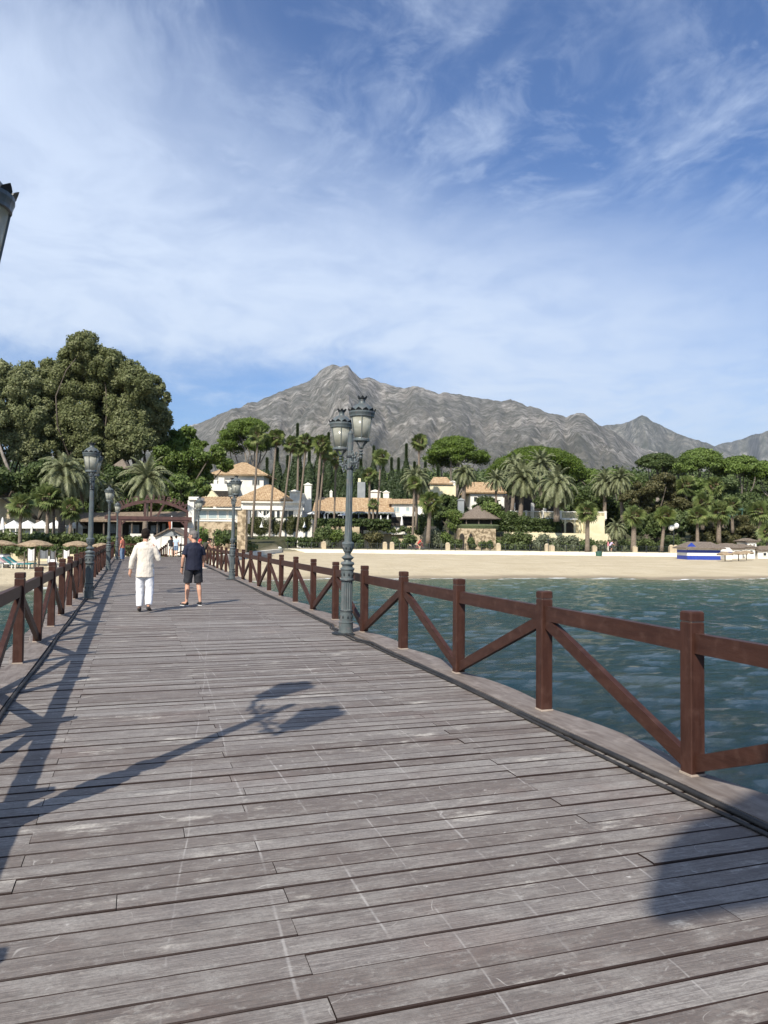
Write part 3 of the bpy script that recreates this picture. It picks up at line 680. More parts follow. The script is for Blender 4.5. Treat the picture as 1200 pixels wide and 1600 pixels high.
broad_tree('gum_tree', 'gum tree at the right of the tall dark clump, its rounded edge against the sky', 222, 94, .5,
    [(205, 584, 20, 1), (226, 596, 18, 1), (238, 614, 14, 1), (215, 620, 26, 1), (236, 640, 18, 1), (208, 655, 28, 1), (234, 668, 19, 1.1), (222, 695, 26, 1), (192, 700, 22, 1), (225, 605, 24, 1), (200, 625, 28, 1), (228, 650, 28, 1), (205, 680, 28, 1), (234, 690, 18, 1), (188, 590, 22, 1)], LG, 620, .20, 'tall gum trees left of the arch', 8, .24, 3.5, bark=BARK, sub=30, subr=.30, jit=.55, shellv=.8)
tg = MB(); tg.tube([tuple(pt(22, 770, 86)), tuple(pt(12, 735, 86)), tuple(pt(2, 712, 86)), tuple(pt(-6, 690, 87))], [.22, .2, .17, .12], 8)
tag(tg.build('tree_trunk', BARKL, None, True), 'bare pale leaning trunk against the dark trees at the far left', 'tree trunk')
# darker mass and light green trees between the gum trees and the white house
for (lab, px, D, L, mt, sd, name) in (
    ('dark leafy tree below the gum trees, behind the far left palms', 60, 84, [(30, 745, 30, .8), (70, 740, 32, .8), (100, 760, 28, .9), (0, 750, 30, .8), (50, 770, 24, .8), (-35, 750, 34, .9)], LD, 31, 'leafy_tree'),
    ('dark leafy tree behind the far left lamp and the small roof', 165, 86, [(140, 755, 28, .9), (175, 750, 26, .9), (200, 760, 26, .9), (155, 785, 24, .8), (205, 790, 24, .8)], LD, 32, 'leafy_tree'),
    ('round topped bright green pine right of the gum trees', 285, 100, [(285, 682, 22, .75), (262, 694, 20, .7), (308, 694, 15, .7), (275, 700, 24, .6), (298, 705, 20, .6)], LP, 33, 'pine_tree'),
    ('bright bushy tree left of the upper white house', 285, 92, [(262, 722, 24, .9), (300, 718, 24, .8), (332, 712, 22, .7), (285, 745, 26, .9), (318, 735, 20, .8), (250, 750, 24, .9), (345, 722, 14, .8)], LB, 34, 'leafy_tree'),
    ('dark green tree behind the wooden arch', 275, 84, [(255, 770, 24, .9), (285, 765, 24, .9), (305, 760, 16, 1), (270, 790, 22, .8), (300, 785, 18, .8), (235, 780, 22, .9)], LB, 35, 'leafy_tree')):
    broad_tree(name, lab, px, D, 0.4, L, mt, 520, .24, None, sd, .3, 2.5, sub=16, subr=.36, flat=1)

# stone pines: flat domes on forked trunks
def stone_pine(lab, px, D, zb, dome, seed, mat=LP, per=480, leaf=.24, trunk_px=None, fork=.35, group='stone pines beyond the gardens', tall=1.0):
    """dome: (cx, top_y, half_width, height) in photo pixels"""
    r_ = np.random.default_rng(seed); root = empty('stone_pine', at(px, D, zb), -R(YAW), lab, 'tree', group)
    cx, ty, hw, hh = dome; W_ = m_(hw, D); H_ = m_(hh, D); c0 = np.array([uu(cx, D) - uu(px, D), 0, zz(cx, ty + hh, D) - zb]); cl = []
    n = int(26 + hw * .8)
    for k in range(n):
        a = r_.random() * 2 * math.pi; q = r_.random() ** .5
        s = r_.uniform(.13, .22) * W_ + .35
        z = H_ * math.sqrt(max(0, 1 - q * q)) - s * .45
        cl.append([c0[0] + W_ * (q - .06) * math.cos(a), W_ * .8 * q * math.sin(a), c0[2] + max(z, .02 * H_) , s * 1.15, s * 1.15, s * .62])
    tr = MB(); fk = (0, 0, c0[2] * fork); tw = .022 * (c0[2] + 4)
    tr.tube([(r_.normal(0, .3), 0, -1), (r_.normal(0, .15), 0, fk[2] * .5), fk], [tw * 1.2, tw, tw * .9], 8)
    tg_ = [np.array(cl[k][:3]) - [0, 0, cl[k][5] * .6] for k in r_.choice(n, 9, replace=False)]
    limbs(tr, fk, tg_, tw * .5, r_, .08)
    tr.build('trunk', BARKL, root, True)
    foliage('crown', cl, per, leaf, mat, root, seed + 1, asp=1.3, shell=.65, bottom=.5)
    return root
stone_pine('dome shaped stone pine above the upper white house, in front of the mountain', 386, 165, 4, (386, 654, 44, 50), 41)
stone_pine('dome shaped stone pine in the middle, right of the tall single palm', 712, 165, 4, (712, 683, 45, 40), 42)
stone_pine('wide low stone pine behind the big date palms', 840, 175, 4, (838, 700, 66, 42), 43)
stone_pine('dark stone pine with bare forked limbs showing, right of centre', 1028, 150, 3, (1027, 709, 30, 22), 44, LD, fork=.55)
stone_pine('bright tall stone pine, highest of those at the right', 1092, 142, 3, (1096, 701, 36, 40), 45, fork=.5)
stone_pine('stone pine with a pale forked trunk behind the small green pavilion', 1158, 140, 3, (1160, 714, 40, 26), 46, fork=.42)
stone_pine('stone pine cut by the right edge of the photo', 1215, 138, 3, (1212, 724, 36, 26), 47, fork=.5)
stone_pine('dark flat stone pine between the forked one and the tall bright one', 1060, 160, 3, (1060, 716, 30, 24), 48, LD, fork=.5)
for i, (x, y, hw, lab) in enumerate(((915, 733, 34, 'low green pine crown right of the big date palms, behind'), (965, 735, 32, 'low green pine crown between the two pale date palms, behind'), (600, 748, 30, 'low pine crown behind the row of cypresses right of the lamp'), (770, 752, 26, 'low pine crown between the middle stone pine and the wide one'), (1010, 742, 30, 'low dark pine crown under the forked stone pine'), (1110, 745, 34, 'low pine crown under the bright tall stone pine'), (1180, 745, 34, 'low pine crown under the right hand stone pines'))):
    stone_pine(lab, x, 185, 4, (x, y, hw, 24), 60 + i, LP if i < 4 else LD, per=200, leaf=.38, group='low pine crowns behind')

# broad dark carob and understorey at the right
broad_tree('carob_tree', 'broad dark bronze green tree under the stone pines', 1025, 124, 1.0, [(1005, 766, 22, .7), (1035, 758, 24, .7), (1062, 768, 22, .7), (985, 780, 18, .7), (1020, 788, 26, .7), (1055, 792, 24, .7), (1078, 785, 16, .7)], LO, 520, .25, None, 71, .35, 2.5, sub=16, subr=.36)
und = [(885, 765, 26, LD), (930, 775, 26, LD), (975, 800, 22, LD), (1010, 815, 24, LD), (1060, 815, 24, LD), (1100, 800, 26, LD), (1140, 795, 26, LO), (1175, 790, 28, LD), (1210, 800, 28, LD), (760, 790, 18, LD), (700, 790, 22, LD), (1090, 765, 24, LB), (1130, 765, 22, LD), (1160, 825, 24, LO), (1115, 830, 20, LO), (1200, 835, 22, LH), (860, 775, 18, LD)]
wd = ['behind the second big date palm', 'behind the cream terrace house end', 'left of the dark bronze tree', 'under the dark bronze tree', 'behind the white globe lamps', 'behind the tall fan palms right of the dark bronze tree', 'below the small green pavilion', 'behind the small green pavilion', 'at the right edge behind the hedge', 'behind the thin dark trunked palm', 'behind the thatched gazebo', 'bright green, under the tallest stone pine', 'right of the bright green one', 'brown and twiggy, right of the last fan palm', 'above the striped kiosk', 'at the right edge, low', 'behind the cream balustrade']
for i, (x, y, r0, mt) in enumerate(und):
    broad_tree('leafy_tree', 'dark leafy tree ' + wd[i] if mt in (LD, LO) else 'leafy tree ' + wd[i], x, 136 if y < 805 else 122, 1.0, [(x, y, r0, .8), (x - r0 * .7, y + r0 * .5, r0 * .7, .8), (x + r0 * .7, y + r0 * .45, r0 * .7, .8)], mt, 420, .27, 'leafy trees along the gardens', 90 + i, .2, 2, sub=12, subr=.38)

# cypresses
def cypress(px, py_top, D, wpx, zb, lab, seed):
    r_ = np.random.default_rng(seed); root = empty('cypress_tree', at(px, D, zb), 0, lab, 'tree', 'slim dark cypresses behind the white houses')
    H = zz(px, py_top, D) - zb; Wd = m_(wpx, D) / 2 * 1.45; n = int(2600 * H * Wd / 10) + 1200
    t = r_.random(n) ** .85; a = r_.random(n) * 6.283; prof = np.sin(np.clip(t * 1.08 + .10, 0, 1) * math.pi) ** .6 * (1 - t * .35)
    prof = np.where(t > .8, prof * 1, prof); rr = Wd * prof * (1 + .16 * np.sin(a * 3 + t * 9) + .1 * np.sin(a * 7 - t * 23)) * r_.uniform(.78, 1.04, n)
    P = np.stack([rr * np.cos(a), rr * np.sin(a), t * H], 1); Nn = np.stack([np.cos(a), np.sin(a), .1 * np.ones(n)], 1)
    V, Fq = leafcloud(P, Nn, .30, 2.2, r_, .45); mesh_np('crown', V, [Fq], LC, root)
    mb = MB(); mb.tube([(0, 0, -1), (0, 0, H * .9)], [.25, .05], 6); mb.build('trunk', BARK, root)
cyp = [(416, 716, 16, 'thin, between the two leftmost tall palms'), (432, 700, 20, 'behind the two leftmost tall palms'), (448, 712, 18, 'left of the third tall palm'), (463, 662, 16, 'with its tip highest, left of the lamp'), (482, 700, 22, 'behind the tall palms left of the lamp'), (497, 690, 20, 'just behind the thickest tall palm'), (512, 676, 14, 'with a thin tip left of the lamp lanterns'), (528, 706, 20, 'left of the lamp pole'), (543, 712, 18, 'partly hidden by the lamp pole'), (563, 708, 18, 'right of the lamp pole'), (583, 697, 14, 'with a thin tip right of the lamp lanterns'), (598, 714, 14, 'right of the second palm after the lamp'), (611, 716, 14, 'short, fourth from the twin cypresses'), (622, 716, 13, 'shorter one of the twin cypresses'), (634, 694, 15, 'taller one of the twin cypresses'), (647, 722, 16, 'under the tall single palm'), (664, 722, 16, 'under the left side of the middle stone pine'), (684, 728, 18, 'under the middle stone pine')]
for i, (x, y, w, l_) in enumerate(cyp): cypress(x, y, 158 + (i * 7) % 9, w, 3.5, 'slim dark cypress ' + l_, 200 + i)

# far wood closing the gaps
r_ = np.random.default_rng(55); cl = []
for k in range(230):
    px = r_.uniform(-160, 1360); D = r_.uniform(215, 260); top = np.interp(px, [-160, 200, 330, 420, 620, 900, 1360], [730, 740, 752, 745, 750, 748, 745]) + r_.normal(0, 4)
    z = zz(px, top, D); x, y = XY(uu(px, D), D); s = r_.uniform(3.0, 6); cl.append([x, y, z - s * .7, s * 1.4, s * 1.4, s]); cl.append([x, y, z - s * 2.0, s * 1.6, s * 1.6, s * 1.3]); cl.append([x, y, z - s * 3.4, s * 1.6, s * 1.6, s * 1.4])
tag(foliage('woodland', cl, 46, .75, LD, None, 56), 'dark far-off wood closing the view behind the gardens', None, None, 'stuff')

# ---------------------------------------------------------------- palms
def date_crown(seed, n=64, L=3.4, droop=1.0):
    r_ = np.random.default_rng(seed); V = []; T = []; Qd = []; nv = 0
    for k in range(n):
        az_ = k * 2.39996 + r_.normal(0, .12); e0 = R(88 - 118 * (k / n) ** .85 + r_.normal(0, 5)); Lk = L * r_.uniform(.86, 1.06) * (.82 + .18 * math.sin(k / n * math.pi))
        S = 12; p = np.array([0, 0, .1 + .25 * (1 - k / n)]); pts = [p.copy()]; e = e0; dirs = []
        for i in range(S):
            d = np.array([math.cos(az_) * math.cos(e), math.sin(az_) * math.cos(e), math.sin(e)]); dirs.append(d); p = p + d * Lk / S; pts.append(p.copy()); e -= R(7.5 + 5.5 * i / S) * droop * max(.25, math.cos(e) + .15)
        side = np.array([-math.sin(az_), math.cos(az_), 0]); base = nv
        w = .05
        for i, q in enumerate(pts): ww = w * (1 - i / (S + 1)); V += [q - side * ww, q + side * ww]
        Qd += [[base + 2 * i, base + 2 * i + 1, base + 2 * i + 3, base + 2 * i + 2] for i in range(S)]; nv += 2 * (S + 1)
        for i in range(1, S):
            for h_ in (0, .5):
                q = pts[i] + (pts[i + 1] - pts[i]) * h_; d = dirs[i]; upv = np.cross(side, d); tt = (i + h_) / S
                ll = .62 * math.sin(math.pi * min(.97, tt * .86 + .12)) ** .7
                for sg in (-1, 1):
                    dr = d * .62 + side * sg * .78 + upv * r_.uniform(.1, .5); dr /= np.linalg.norm(dr); tip = q + dr * ll + np.array([0, 0, -.12 * ll])
                    V += [q - d * .07, q + d * .08, tip]; T.append([nv, nv + 1, nv + 2]); nv += 3
    return np.array(V), np.array(Qd), np.array(T)
def fan_crown(seed, n=44, pet=.62, bl=.78, low=-58):
    r_ = np.random.default_rng(seed); V = []; T = []; nv = 0
    for k in range(n):
        az_ = k * 2.39996 + r_.normal(0, .15); e = R(84 + (low - 84) * (k / n) ** .9 + r_.normal(0, 6)); pl = pet * r_.uniform(.85, 1.1)
        d = np.array([math.cos(az_) * math.cos(e), math.sin(az_) * math.cos(e), math.sin(e)]); side = np.array([-math.sin(az_), math.cos(az_), 0]); q = d * pl
        V += [-side * .025, side * .025, q]; T.append([nv, nv + 1, nv + 2]); nv += 3
        upv = np.cross(side, d); tw = r_.normal(0, .8); s2 = side * math.cos(tw) + upv * math.sin(tw)
        nb_ = 13
        for j in range(nb_):
            a = (j - (nb_ - 1) / 2) / ((nb_ - 1) / 2) * 1.75; L = bl * (1 - .25 * abs(a) / 1.75) * r_.uniform(.88, 1.08)
            dr = d * math.cos(a) + s2 * math.sin(a); tip = q + dr * L + np.array([0, 0, -.22 * L]); md = q + dr * L * .6
            wv = np.cross(dr, np.cross(d, s2)); wv /= np.linalg.norm(wv) + 1e-9; ww = .07
            V += [q, md - wv * ww, md + wv * ww, tip]; T += [[nv, nv + 1, nv + 2], [nv + 1, nv + 3, nv + 2]]; nv += 4
    return np.array(V), np.array(T)
DC = [mesh_np('crown', c[0], [c[1], c[2]], LF) for c in (date_crown(1), date_crown(2, 58, 3.5, 1.15), date_crown(3, 50, 3.3, .8))]
FC = []
for s_ in (1, 2, 3, 4):
    v, t = fan_crown(s_, 28 + 3 * s_); FC.append(mesh_np('crown', v, [t], LW))
v, t = fan_crown(9, 18, .45, .6, -88); v = v * [.55, .55, 1.0]; SK = mesh_np('dead_fronds', v, [t], LS)
proto = DC + FC + [SK]
def inst(src, parent, loc, sc, rz, mat=None):
    c = src.copy(); COL.objects.link(c); c.parent = parent; c.location = loc; c.scale = (sc, sc, sc) if not isinstance(sc, tuple) else sc; c.rotation_euler = (0, 0, rz); return c
def palm(kind, lab, pxb, pyb, pxt, pyt, D, cr_px, tr_px, seed, mat=None, skirt=1.0, group=None, curve=0.0, zb=None):
    """crown centre at (pxt,pyt), trunk foot at (pxb,pyb); cr_px = crown radius"""
    r_ = random.Random(seed); zb = zz(pxb, pyb, D) if zb is None else zb; loc = at(pxb, D, zb); root = empty({'date': 'date_palm', 'fan': 'fan_palm'}[kind], loc, -R(YAW), lab, 'palm tree', group)
    top = Vector((uu(pxt, D) - uu(pxb, D), r_.uniform(-.3, .3), zz(pxt, pyt, D) - zb)); tr_ = m_(tr_px, D) / 2; k = 9; pts = []; rad = []
    for i in range(k):
        f = i / (k - 1); pts.append((top.x * (f + curve * math.sin(f * math.pi)), top.y * f, top.z * f - (.3 if i == 0 else 0))); rad.append(tr_ * (1.25 - .35 * f + .35 * max(0, .12 - f) * 4))
    mb = MB(); mb.tube(pts, rad, 9)
    if kind == 'date': mb.ell((top.x, top.y, top.z - .15), (tr_ * 1.7, tr_ * 1.7, .55), 9, 6)
    mb.build('trunk', BARKP, root, True)
    rp = m_(cr_px, D) * (1.12 if kind == 'fan' else 1.06)
    if kind == 'date': tr_ *= .8
    if kind == 'date':
        inst(DC[seed % 3], root, (top.x, top.y, top.z), rp / 3.0, r_.random() * 6)
    else:
        inst(FC[seed % 4], root, (top.x, top.y, top.z), rp / 1.35, r_.random() * 6)
        if skirt: inst(SK, root, (top.x, top.y, top.z - .05), (rp / 1.2, rp / 1.2, rp / 1.2 * skirt), r_.random() * 6)
    return root
TP = 'tall slim fan palms before the white restaurant'
palm('fan', 'tall slim palm at the left end of the tall row, before the red tiled roof', 393, 852, 401, 680, 116, 17, 3.2, 1, group=TP, curve=.12)
palm('fan', 'tall slim palm second in the row, leaning right as it rises', 421, 852, 430, 682, 117, 15, 3.0, 2, group=TP, curve=-.1)
palm('fan', 'tall leaning palm third in the row, foot beside the pale green bin', 436, 850, 454, 694, 118, 15, 3.0, 3, group=TP, curve=.05)
palm('fan', 'tall palm fourth in the row, leaning right over the white wall end', 462, 853, 477, 690, 119, 16, 3.0, 4, group=TP, curve=.05)
palm('fan', 'full crowned tall palm left of the lamp, its trunk thickest in the row', 491, 852, 500, 694, 117, 17, 4.2, 5, group=TP)
palm('fan', 'tall palm whose trunk crosses the thickest one left of the lamp', 495, 845, 506, 706, 121, 15, 3.0, 6, group=TP)
palm('fan', 'short dull palm just left of the lamp, by the white post', 522, 822, 524, 716, 124, 13, 2.6, 7, group=TP, skirt=1.6)
palm('fan', 'palm standing behind the others before the cypresses, with a pale trunk', 464, 800, 465, 700, 132, 14, 3.2, 8, group=TP)
palm('fan', 'palm right of the lamp with a bare pale trunk, lower of a pair', 577, 822, 577, 742, 122, 13, 3.4, 9, group=TP)
palm('fan', 'palm right of the lamp with a curved trunk, higher of a pair', 588, 822, 594, 714, 123, 15, 3.0, 10, group=TP, curve=.06)
palm('fan', 'little palm between the pair of palms right of the lamp', 583, 822, 583, 788, 121, 10, 3.0, 11, skirt=0)
palm('fan', 'tall single palm in the middle standing clear against the mountain', 654, 780, 654, 690, 140, 15, 3.6, 12, skirt=1.2)
palm('fan', 'leafy palm with a stout trunk before the stone wall, right of the cyclist', 669, 846, 672, 786, 110, 20, 6.0, 13, skirt=.6)
palm('fan', 'thin palm left of the stout one, its foot by the pink cyclist', 645, 846, 647, 755, 116, 13, 3.4, 14, skirt=1)
DP = 'big grey green date palms'
palm('date', 'pale drooping date palm left of the middle, before the low white house', 651, 825, 650, 752, 118, 29, 4, 15, group=DP)
palm('date', 'dark green date palm before the cream chimney house', 724, 790, 725, 742, 128, 24, 6, 16, group=DP)
palm('date', 'thin date palm with a dark trunk before the tiled house', 775, 790, 775, 752, 130, 22, 3.2, 17, group=DP)
palm('date', 'big date palm above the left end of the cream balustrade', 813, 812, 816, 752, 122, 36, 6.5, 18, group=DP)
palm('date', 'biggest date palm, its thick trunk rising before the cream balustrade', 870, 812, 870, 762, 118, 38, 8, 19, group=DP)
palm('date', 'date palm half hidden behind the two big ones', 845, 800, 846, 728, 138, 30, 5, 20, group=DP)
palm('date', 'date palm behind the left big one, higher and darker', 800, 800, 806, 732, 140, 28, 5, 22, group=DP)
palm('date', 'pale date palm right of the cream terrace house', 945, 812, 945, 757, 128, 27, 5, 21, group=DP)
palm('date', 'yellowish date palm next to the bronze green tree', 973, 812, 970, 752, 126, 26, 5, 24, group=DP)
palm('date', 'low bushy date palm on the promenade garden below the terrace house', 963, 850, 963, 828, 112, 20, 5, 25, group=DP)
FP = 'short stout fan palms by the promenade'
for a in ((918, 860, 918, 800, 104, 19, 6, 'fan palm before the cream terrace house, left of the green bin'), (990, 857, 992, 806, 106, 19, 7, 'fan palm with a stout trunk, second from the green bin'), (1034, 858, 1040, 806, 106, 18, 4.5, 'fan palm with a leaning bare trunk, left of the globe lamps'), (1090, 848, 1090, 806, 108, 17, 4.5, 'fan palm directly behind the striped kiosk roof left end'), (1123, 846, 1123, 800, 110, 20, 6, 'fan palm with a stout trunk behind the striped kiosk roof right end'), (1072, 820, 1072, 758, 122, 18, 4.5, 'high fan palm over the dark bronze tree'), (1113, 820, 1115, 762, 122, 19, 5, 'high fan palm left of the small green pavilion'), (1098, 825, 1100, 785, 118, 18, 5, 'fan palm in the middle of the group behind the kiosk'), (1187, 850, 1188, 800, 112, 20, 5, 'fan palm above the small white houses at the right'), (1200, 855, 1202, 832, 100, 18, 5, 'fan palm cut by the right edge above the hedge'), (1145, 830, 1143, 790, 118, 16, 4, 'fan palm just left of the small green pavilion posts')):
    palm('fan', a[7], a[0], a[1], a[2], a[3], a[4], a[5], a[6], 40 + a[0], group=FP, skirt=.8)
LPG = 'palms behind the left beach'
palm('fan', 'small fan palm before the tan stone wall at the far left', 32, 853, 33, 790, 66, 22, 4.5, 71, group=LPG, skirt=.5)
palm('date', 'large date palm left of the nearest left lamp, arching fronds', 96, 850, 100, 745, 74, 44, 9, 72, group=LPG)
palm('date', 'large date palm behind the nearest left lamp pole', 128, 830, 128, 752, 78, 40, 6, 73, group=LPG)
palm('date', 'spreading date palm standing over the wooden arch', 227, 835, 228, 752, 72, 46, 7, 74, group=LPG)
palm('fan', 'fan palm with a shaggy head left of the large date palm', 75, 850, 74, 778, 72, 24, 5, 75, group=LPG, skirt=1)
palm('fan', 'thin fan palm second from the large date palm trunk', 85, 850, 84, 775, 73, 20, 4, 76, group=LPG, skirt=1.2)
palm('fan', 'short fan palm right of the large date palm trunk', 110, 850, 110, 795, 70, 20, 5, 77, group=LPG, skirt=1)
palm('date', 'pale date palm between the left lamps', 165, 835, 168, 775, 80, 30, 5, 78, group=LPG)
for o in proto: bpy.data.objects.remove(o)

# ---------------------------------------------------------------- hedges, shrubs
def shrub(name, lab, px0, px1, py0, py1, D, mat, seed, dep=1.6, per=420, leaf=.20, cat='shrub', group=None, boxy=False, z0=None):
    r_ = np.random.default_rng(seed); cx = (px0 + px1) / 2; zb = zz(cx, py1, D) if z0 is None else z0; Wd = m_(px1 - px0, D); H = zz(cx, py0, D) - zb
    root = empty(name, at(cx, D, zb), -R(YAW), lab, cat, group); cl = []
    if boxy:
        n = max(3, int(Wd / (H * .45))); 
        for i in range(n):
            for j in (-1, 0, 1):
                for k in (.25, .72): cl.append([-Wd / 2 + Wd * (i + .5) / n, j * dep * .3, H * k + r_.normal(0, .02), Wd / n * .8, dep * .4, H * .30])
    else:
        n = max(5, int(7 * Wd / H))
        for i in range(n):
            x = r_.uniform(-.5, .5); cl.append([x * Wd * .8, r_.uniform(-.4, .4) * dep, H * r_.uniform(.2, .72) * (1 - 1.2 * x * x), H * r_.uniform(.2, .34), H * .3, H * r_.uniform(.2, .32)])
    foliage('foliage', cl, per, leaf, mat, root, seed, shell=.55)
    mb = MB()
    for i in range(max(2, int(Wd / 1.2))):
        x = -Wd / 2 + Wd * (i + .5) / max(2, int(Wd / 1.2)); mb.tube([(x, 0, -.3), (x + .05, 0, H * .7)], [.05, .02], 5)
    mb.build('stems', BARK, root)
    return root
shrub('hedge', 'long clipped green hedge behind the loungers on the left beach', -60, 160, 834, 862, 69, LH, 301, 2.2, 300, .20, 'hedge', boxy=True)
shrub('hedge', 'green hedge between the left lamps, before the dark restaurant', 160, 226, 838, 862, 66, LH, 302, 1.8, 320, .18, 'hedge', boxy=True)
shrub('hedge', 'lower dark hedge right behind the thatched parasols', -60, 172, 846, 872, 63, LD, 303, 1.5, 330, .18, 'hedge')
shrub('leafy_shrub', 'dry reddish shrub at the left end of the pier, by the orange bag', 192, 232, 850, 870, 61, LO, 304, 1.6, 500, .12)
shrub('leafy_shrub', 'dark round shrub before the stone corner of the glazed room', 336, 366, 817, 852, 72, LD, 305, 2, 420, .2)
shrub('leafy_shrub', 'green shrub left of the dark round one, behind the railing people', 312, 342, 820, 852, 70, LB, 306, 2, 420, .2)
shrub('leafy_shrub', 'low bushy shrub behind the railing right of the second lamp', 362, 402, 838, 866, 78, LH, 307, 2, 380, .2)
S_ = [(398, 432, 836, 855, LH, 'low shrub at the foot of the two leftmost tall palms'), (448, 462, 840, 853, LD, 'small clipped hedge left of the white doorway'), (468, 491, 840, 854, LD, 'small clipped hedge right of the white doorway'), (498, 520, 816, 856, LD, 'spiky dark shrub before the stone wall left of the lamp'), (512, 535, 822, 852, LB, 'bright palm like shrub left of the lamp'), (538, 572, 828, 857, LD, 'big round dark shrub behind the lamp'), (575, 600, 822, 855, LO, 'thin brown stemmed shrub by the white planter'), (611, 652, 832, 857, LD, 'dense rounded hedge left of the stout palm'), (684, 702, 828, 855, LB, 'bright shrub right of the stout palm'), (672, 690, 822, 854, LGY, 'grey green shrub right beside the stout palm'), (700, 722, 838, 857, LH, 'low round bush left of the gazebo base arch'), (730, 746, 836, 858, LH, 'round bush before the gazebo base'), (752, 770, 839, 859, LD, 'square clipped bush right of the gazebo base'), (775, 832, 825, 858, LH, 'bushy green shrub right of the gazebo'), (770, 874, 810, 830, LD, 'long dark hedge under the cream balustrade'), (830, 862, 830, 860, LGY, 'grey green spiky shrub beside the big pillar'), (862, 905, 832, 862, LGY, 'grey green spiky shrub under the terrace house'), (905, 935, 838, 862, LD, 'dark shrub behind the first fan palm'), (935, 960, 842, 862, LGY, 'pale spiky shrub left of the low date palm'), (998, 1030, 838, 862, LH, 'wide feathery shrub between two fan palms'), (690, 722, 792, 830, LB, 'leafy green shrub left of the thatched gazebo roof'), (742, 790, 782, 812, LB, 'banana like green foliage right of the gazebo roof'), (1160, 1200, 862, 876, LD, 'low hedge before the small white houses at the right'), (1130, 1165, 832, 852, LO, 'brown shrub behind the striped kiosk'), (1030, 1070, 835, 862, LD, 'dark shrub behind the globe lamps'), (1075, 1110, 830, 856, LO, 'brown green shrub behind the striped kiosk left end'), (648, 672, 800, 835, LD, 'dark shrub before the white house balcony'), (600, 650, 822, 833, LH, 'thin green planting on the white planter wall'), (570, 612, 820, 830, LH, 'thin green planting above the white ledge'), (495, 610, 811, 822, LD, 'long dark hedge before the restaurant terrace'), (1165, 1215, 838, 862, LH, 'green shrub behind the small white houses'), (780, 830, 795, 815, LD, 'dark shrub left of the cream balustrade')]
for i, (a, b, c, d, mt, l_) in enumerate(S_):
    shrub('garden_shrub', l_, a, b, c, d, 112 if d > 850 else 121, mt, 320 + i, 1.8, 360, .22, group='shrubs of the seafront gardens', boxy=('hedge' in l_ and 'round' not in l_))
# trailing greenery on the white terrace wall
def agave(px, py, D, lab, seed, n=26, L=.9):
    r_ = np.random.default_rng(seed); V = []; T = []; nv = 0
    for k in range(n):
        a = k * 2.4; e = R(r_.uniform(15, 85)); d = np.array([math.cos(a) * math.cos(e), math.sin(a) * math.cos(e), math.sin(e)]); s = np.array([-math.sin(a), math.cos(a), 0]); l_ = L * r_.uniform(.7, 1.1)
        V += [-s * .05, s * .05, d * l_ * .5 + s * .06, d * l_ * .5 - s * .06, d * l_ - [0, 0, .05]]; T.append([nv, nv + 1, nv + 2]); T.append([nv, nv + 2, nv + 3]); T.append([nv + 3, nv + 2, nv + 4]); nv += 5
    tag(mesh_np('agave', V, [np.array(T)], LGY, None, loc=at(px, D, zz(px, py, D))), lab, 'plant', 'spiky plants along the promenade')
for i, (x, y, l_) in enumerate(((842, 860, 'left of the big pillar'), (872, 861, 'right of the big pillar'), (884, 862, 'under the arches, left one'), (896, 862, 'under the arches, right one'), (940, 862, 'left of the two cyclists'), (948, 863, 'just left of the lilac cyclist'), (690, 856, 'right of the stout palm'), (512, 854, 'left of the lamp by the pillar'), (976, 862, 'by the stout fan palm'))):
    agave(x, y, 108, 'pale spiky agave plant ' + l_, 400 + i, L=1.2)

# dense low undergrowth filling the garden slopes
r_ = np.random.default_rng(77); cl = []
for k in range(620):
    px = r_.uniform(380, 1260); D = r_.uniform(110.5, 134); zt = terr(uu(px, D), D)[0].item(); x, y = XY(uu(px, D), D)
    if D < 127 and px < 800: D = 0
    if 110 < D < 114 and px > 930: s_skip = 1
    if D and not (118 < D < 126 and (710 < px < 785)): s = r_.uniform(.5, 1.15); cl.append([x, y, zt + s * .5, s * 1.3, s * 1.3, s])
for k in range(150):
    px = r_.uniform(-80, 300); D = r_.uniform(80, 92); x, y = XY(uu(px, D), D); s = r_.uniform(.8, 1.6); cl.append([x, y, terr(uu(px, D), D)[0].item() + s * .6, s * 1.3, s * 1.3, s])
tag(foliage('undergrowth', cl, 200, .25, LH, None, 78), 'dense low undergrowth covering the garden slopes', None, None, 'stuff')
# ---------------------------------------------------------------- buildings
WH = pm('white_render', (.66, .64, .58), (.76, .74, .68), .8, .85, .15, 5, grime=((.50, .47, .40), 1.2, .35))
CR = pm('cream_render', (.64, .56, .35), (.72, .66, .46), .8, .85, .15, 5)
ST = pm('rubble_stone', (.22, .165, .10), (.50, .40, .27), 2.2, .9, .9, 3, detail=2, lo=.42, hi=.56, grime=((.12, .10, .07), 3, .5), bdist=.15)
SW = pm('pale_stone_wall', (.38, .31, .21), (.52, .44, .31), .8, .9, .5, 3, grime=((.30, .24, .15), 1.5, .6))
TL = pm('clay_tiles', (.27, .165, .085), (.46, .34, .20), 2.4, .85, .5, 5, detail=6, grime=((.60, .46, .30), 1.6, .6), bdist=.1)
TH = pm('thatch', (.15, .11, .075), (.27, .21, .15), 5, .95, .9, 9, stretch=(1, 1, .5), bdist=.1)
THD = pm('grey_shingle', (.12, .092, .070), (.20, .165, .13), 5, .9, .8, 9, bdist=.08)
WN = pm('dark_window', (.015, .018, .02), (.05, .06, .065), 1.5, .12, spec=.8)
WB = pm('pale_blue_window', (.26, .33, .34), (.38, .45, .45), .6, .2, spec=.7)
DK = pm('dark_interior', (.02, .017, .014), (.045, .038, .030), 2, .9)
GY = pm('grey_render', (.22, .24, .25), (.28, .30, .31), 1, .8)
RW = pm('red_brown_wood', (.048, .020, .017), (.085, .036, .030), 3, .6, .4, 12)
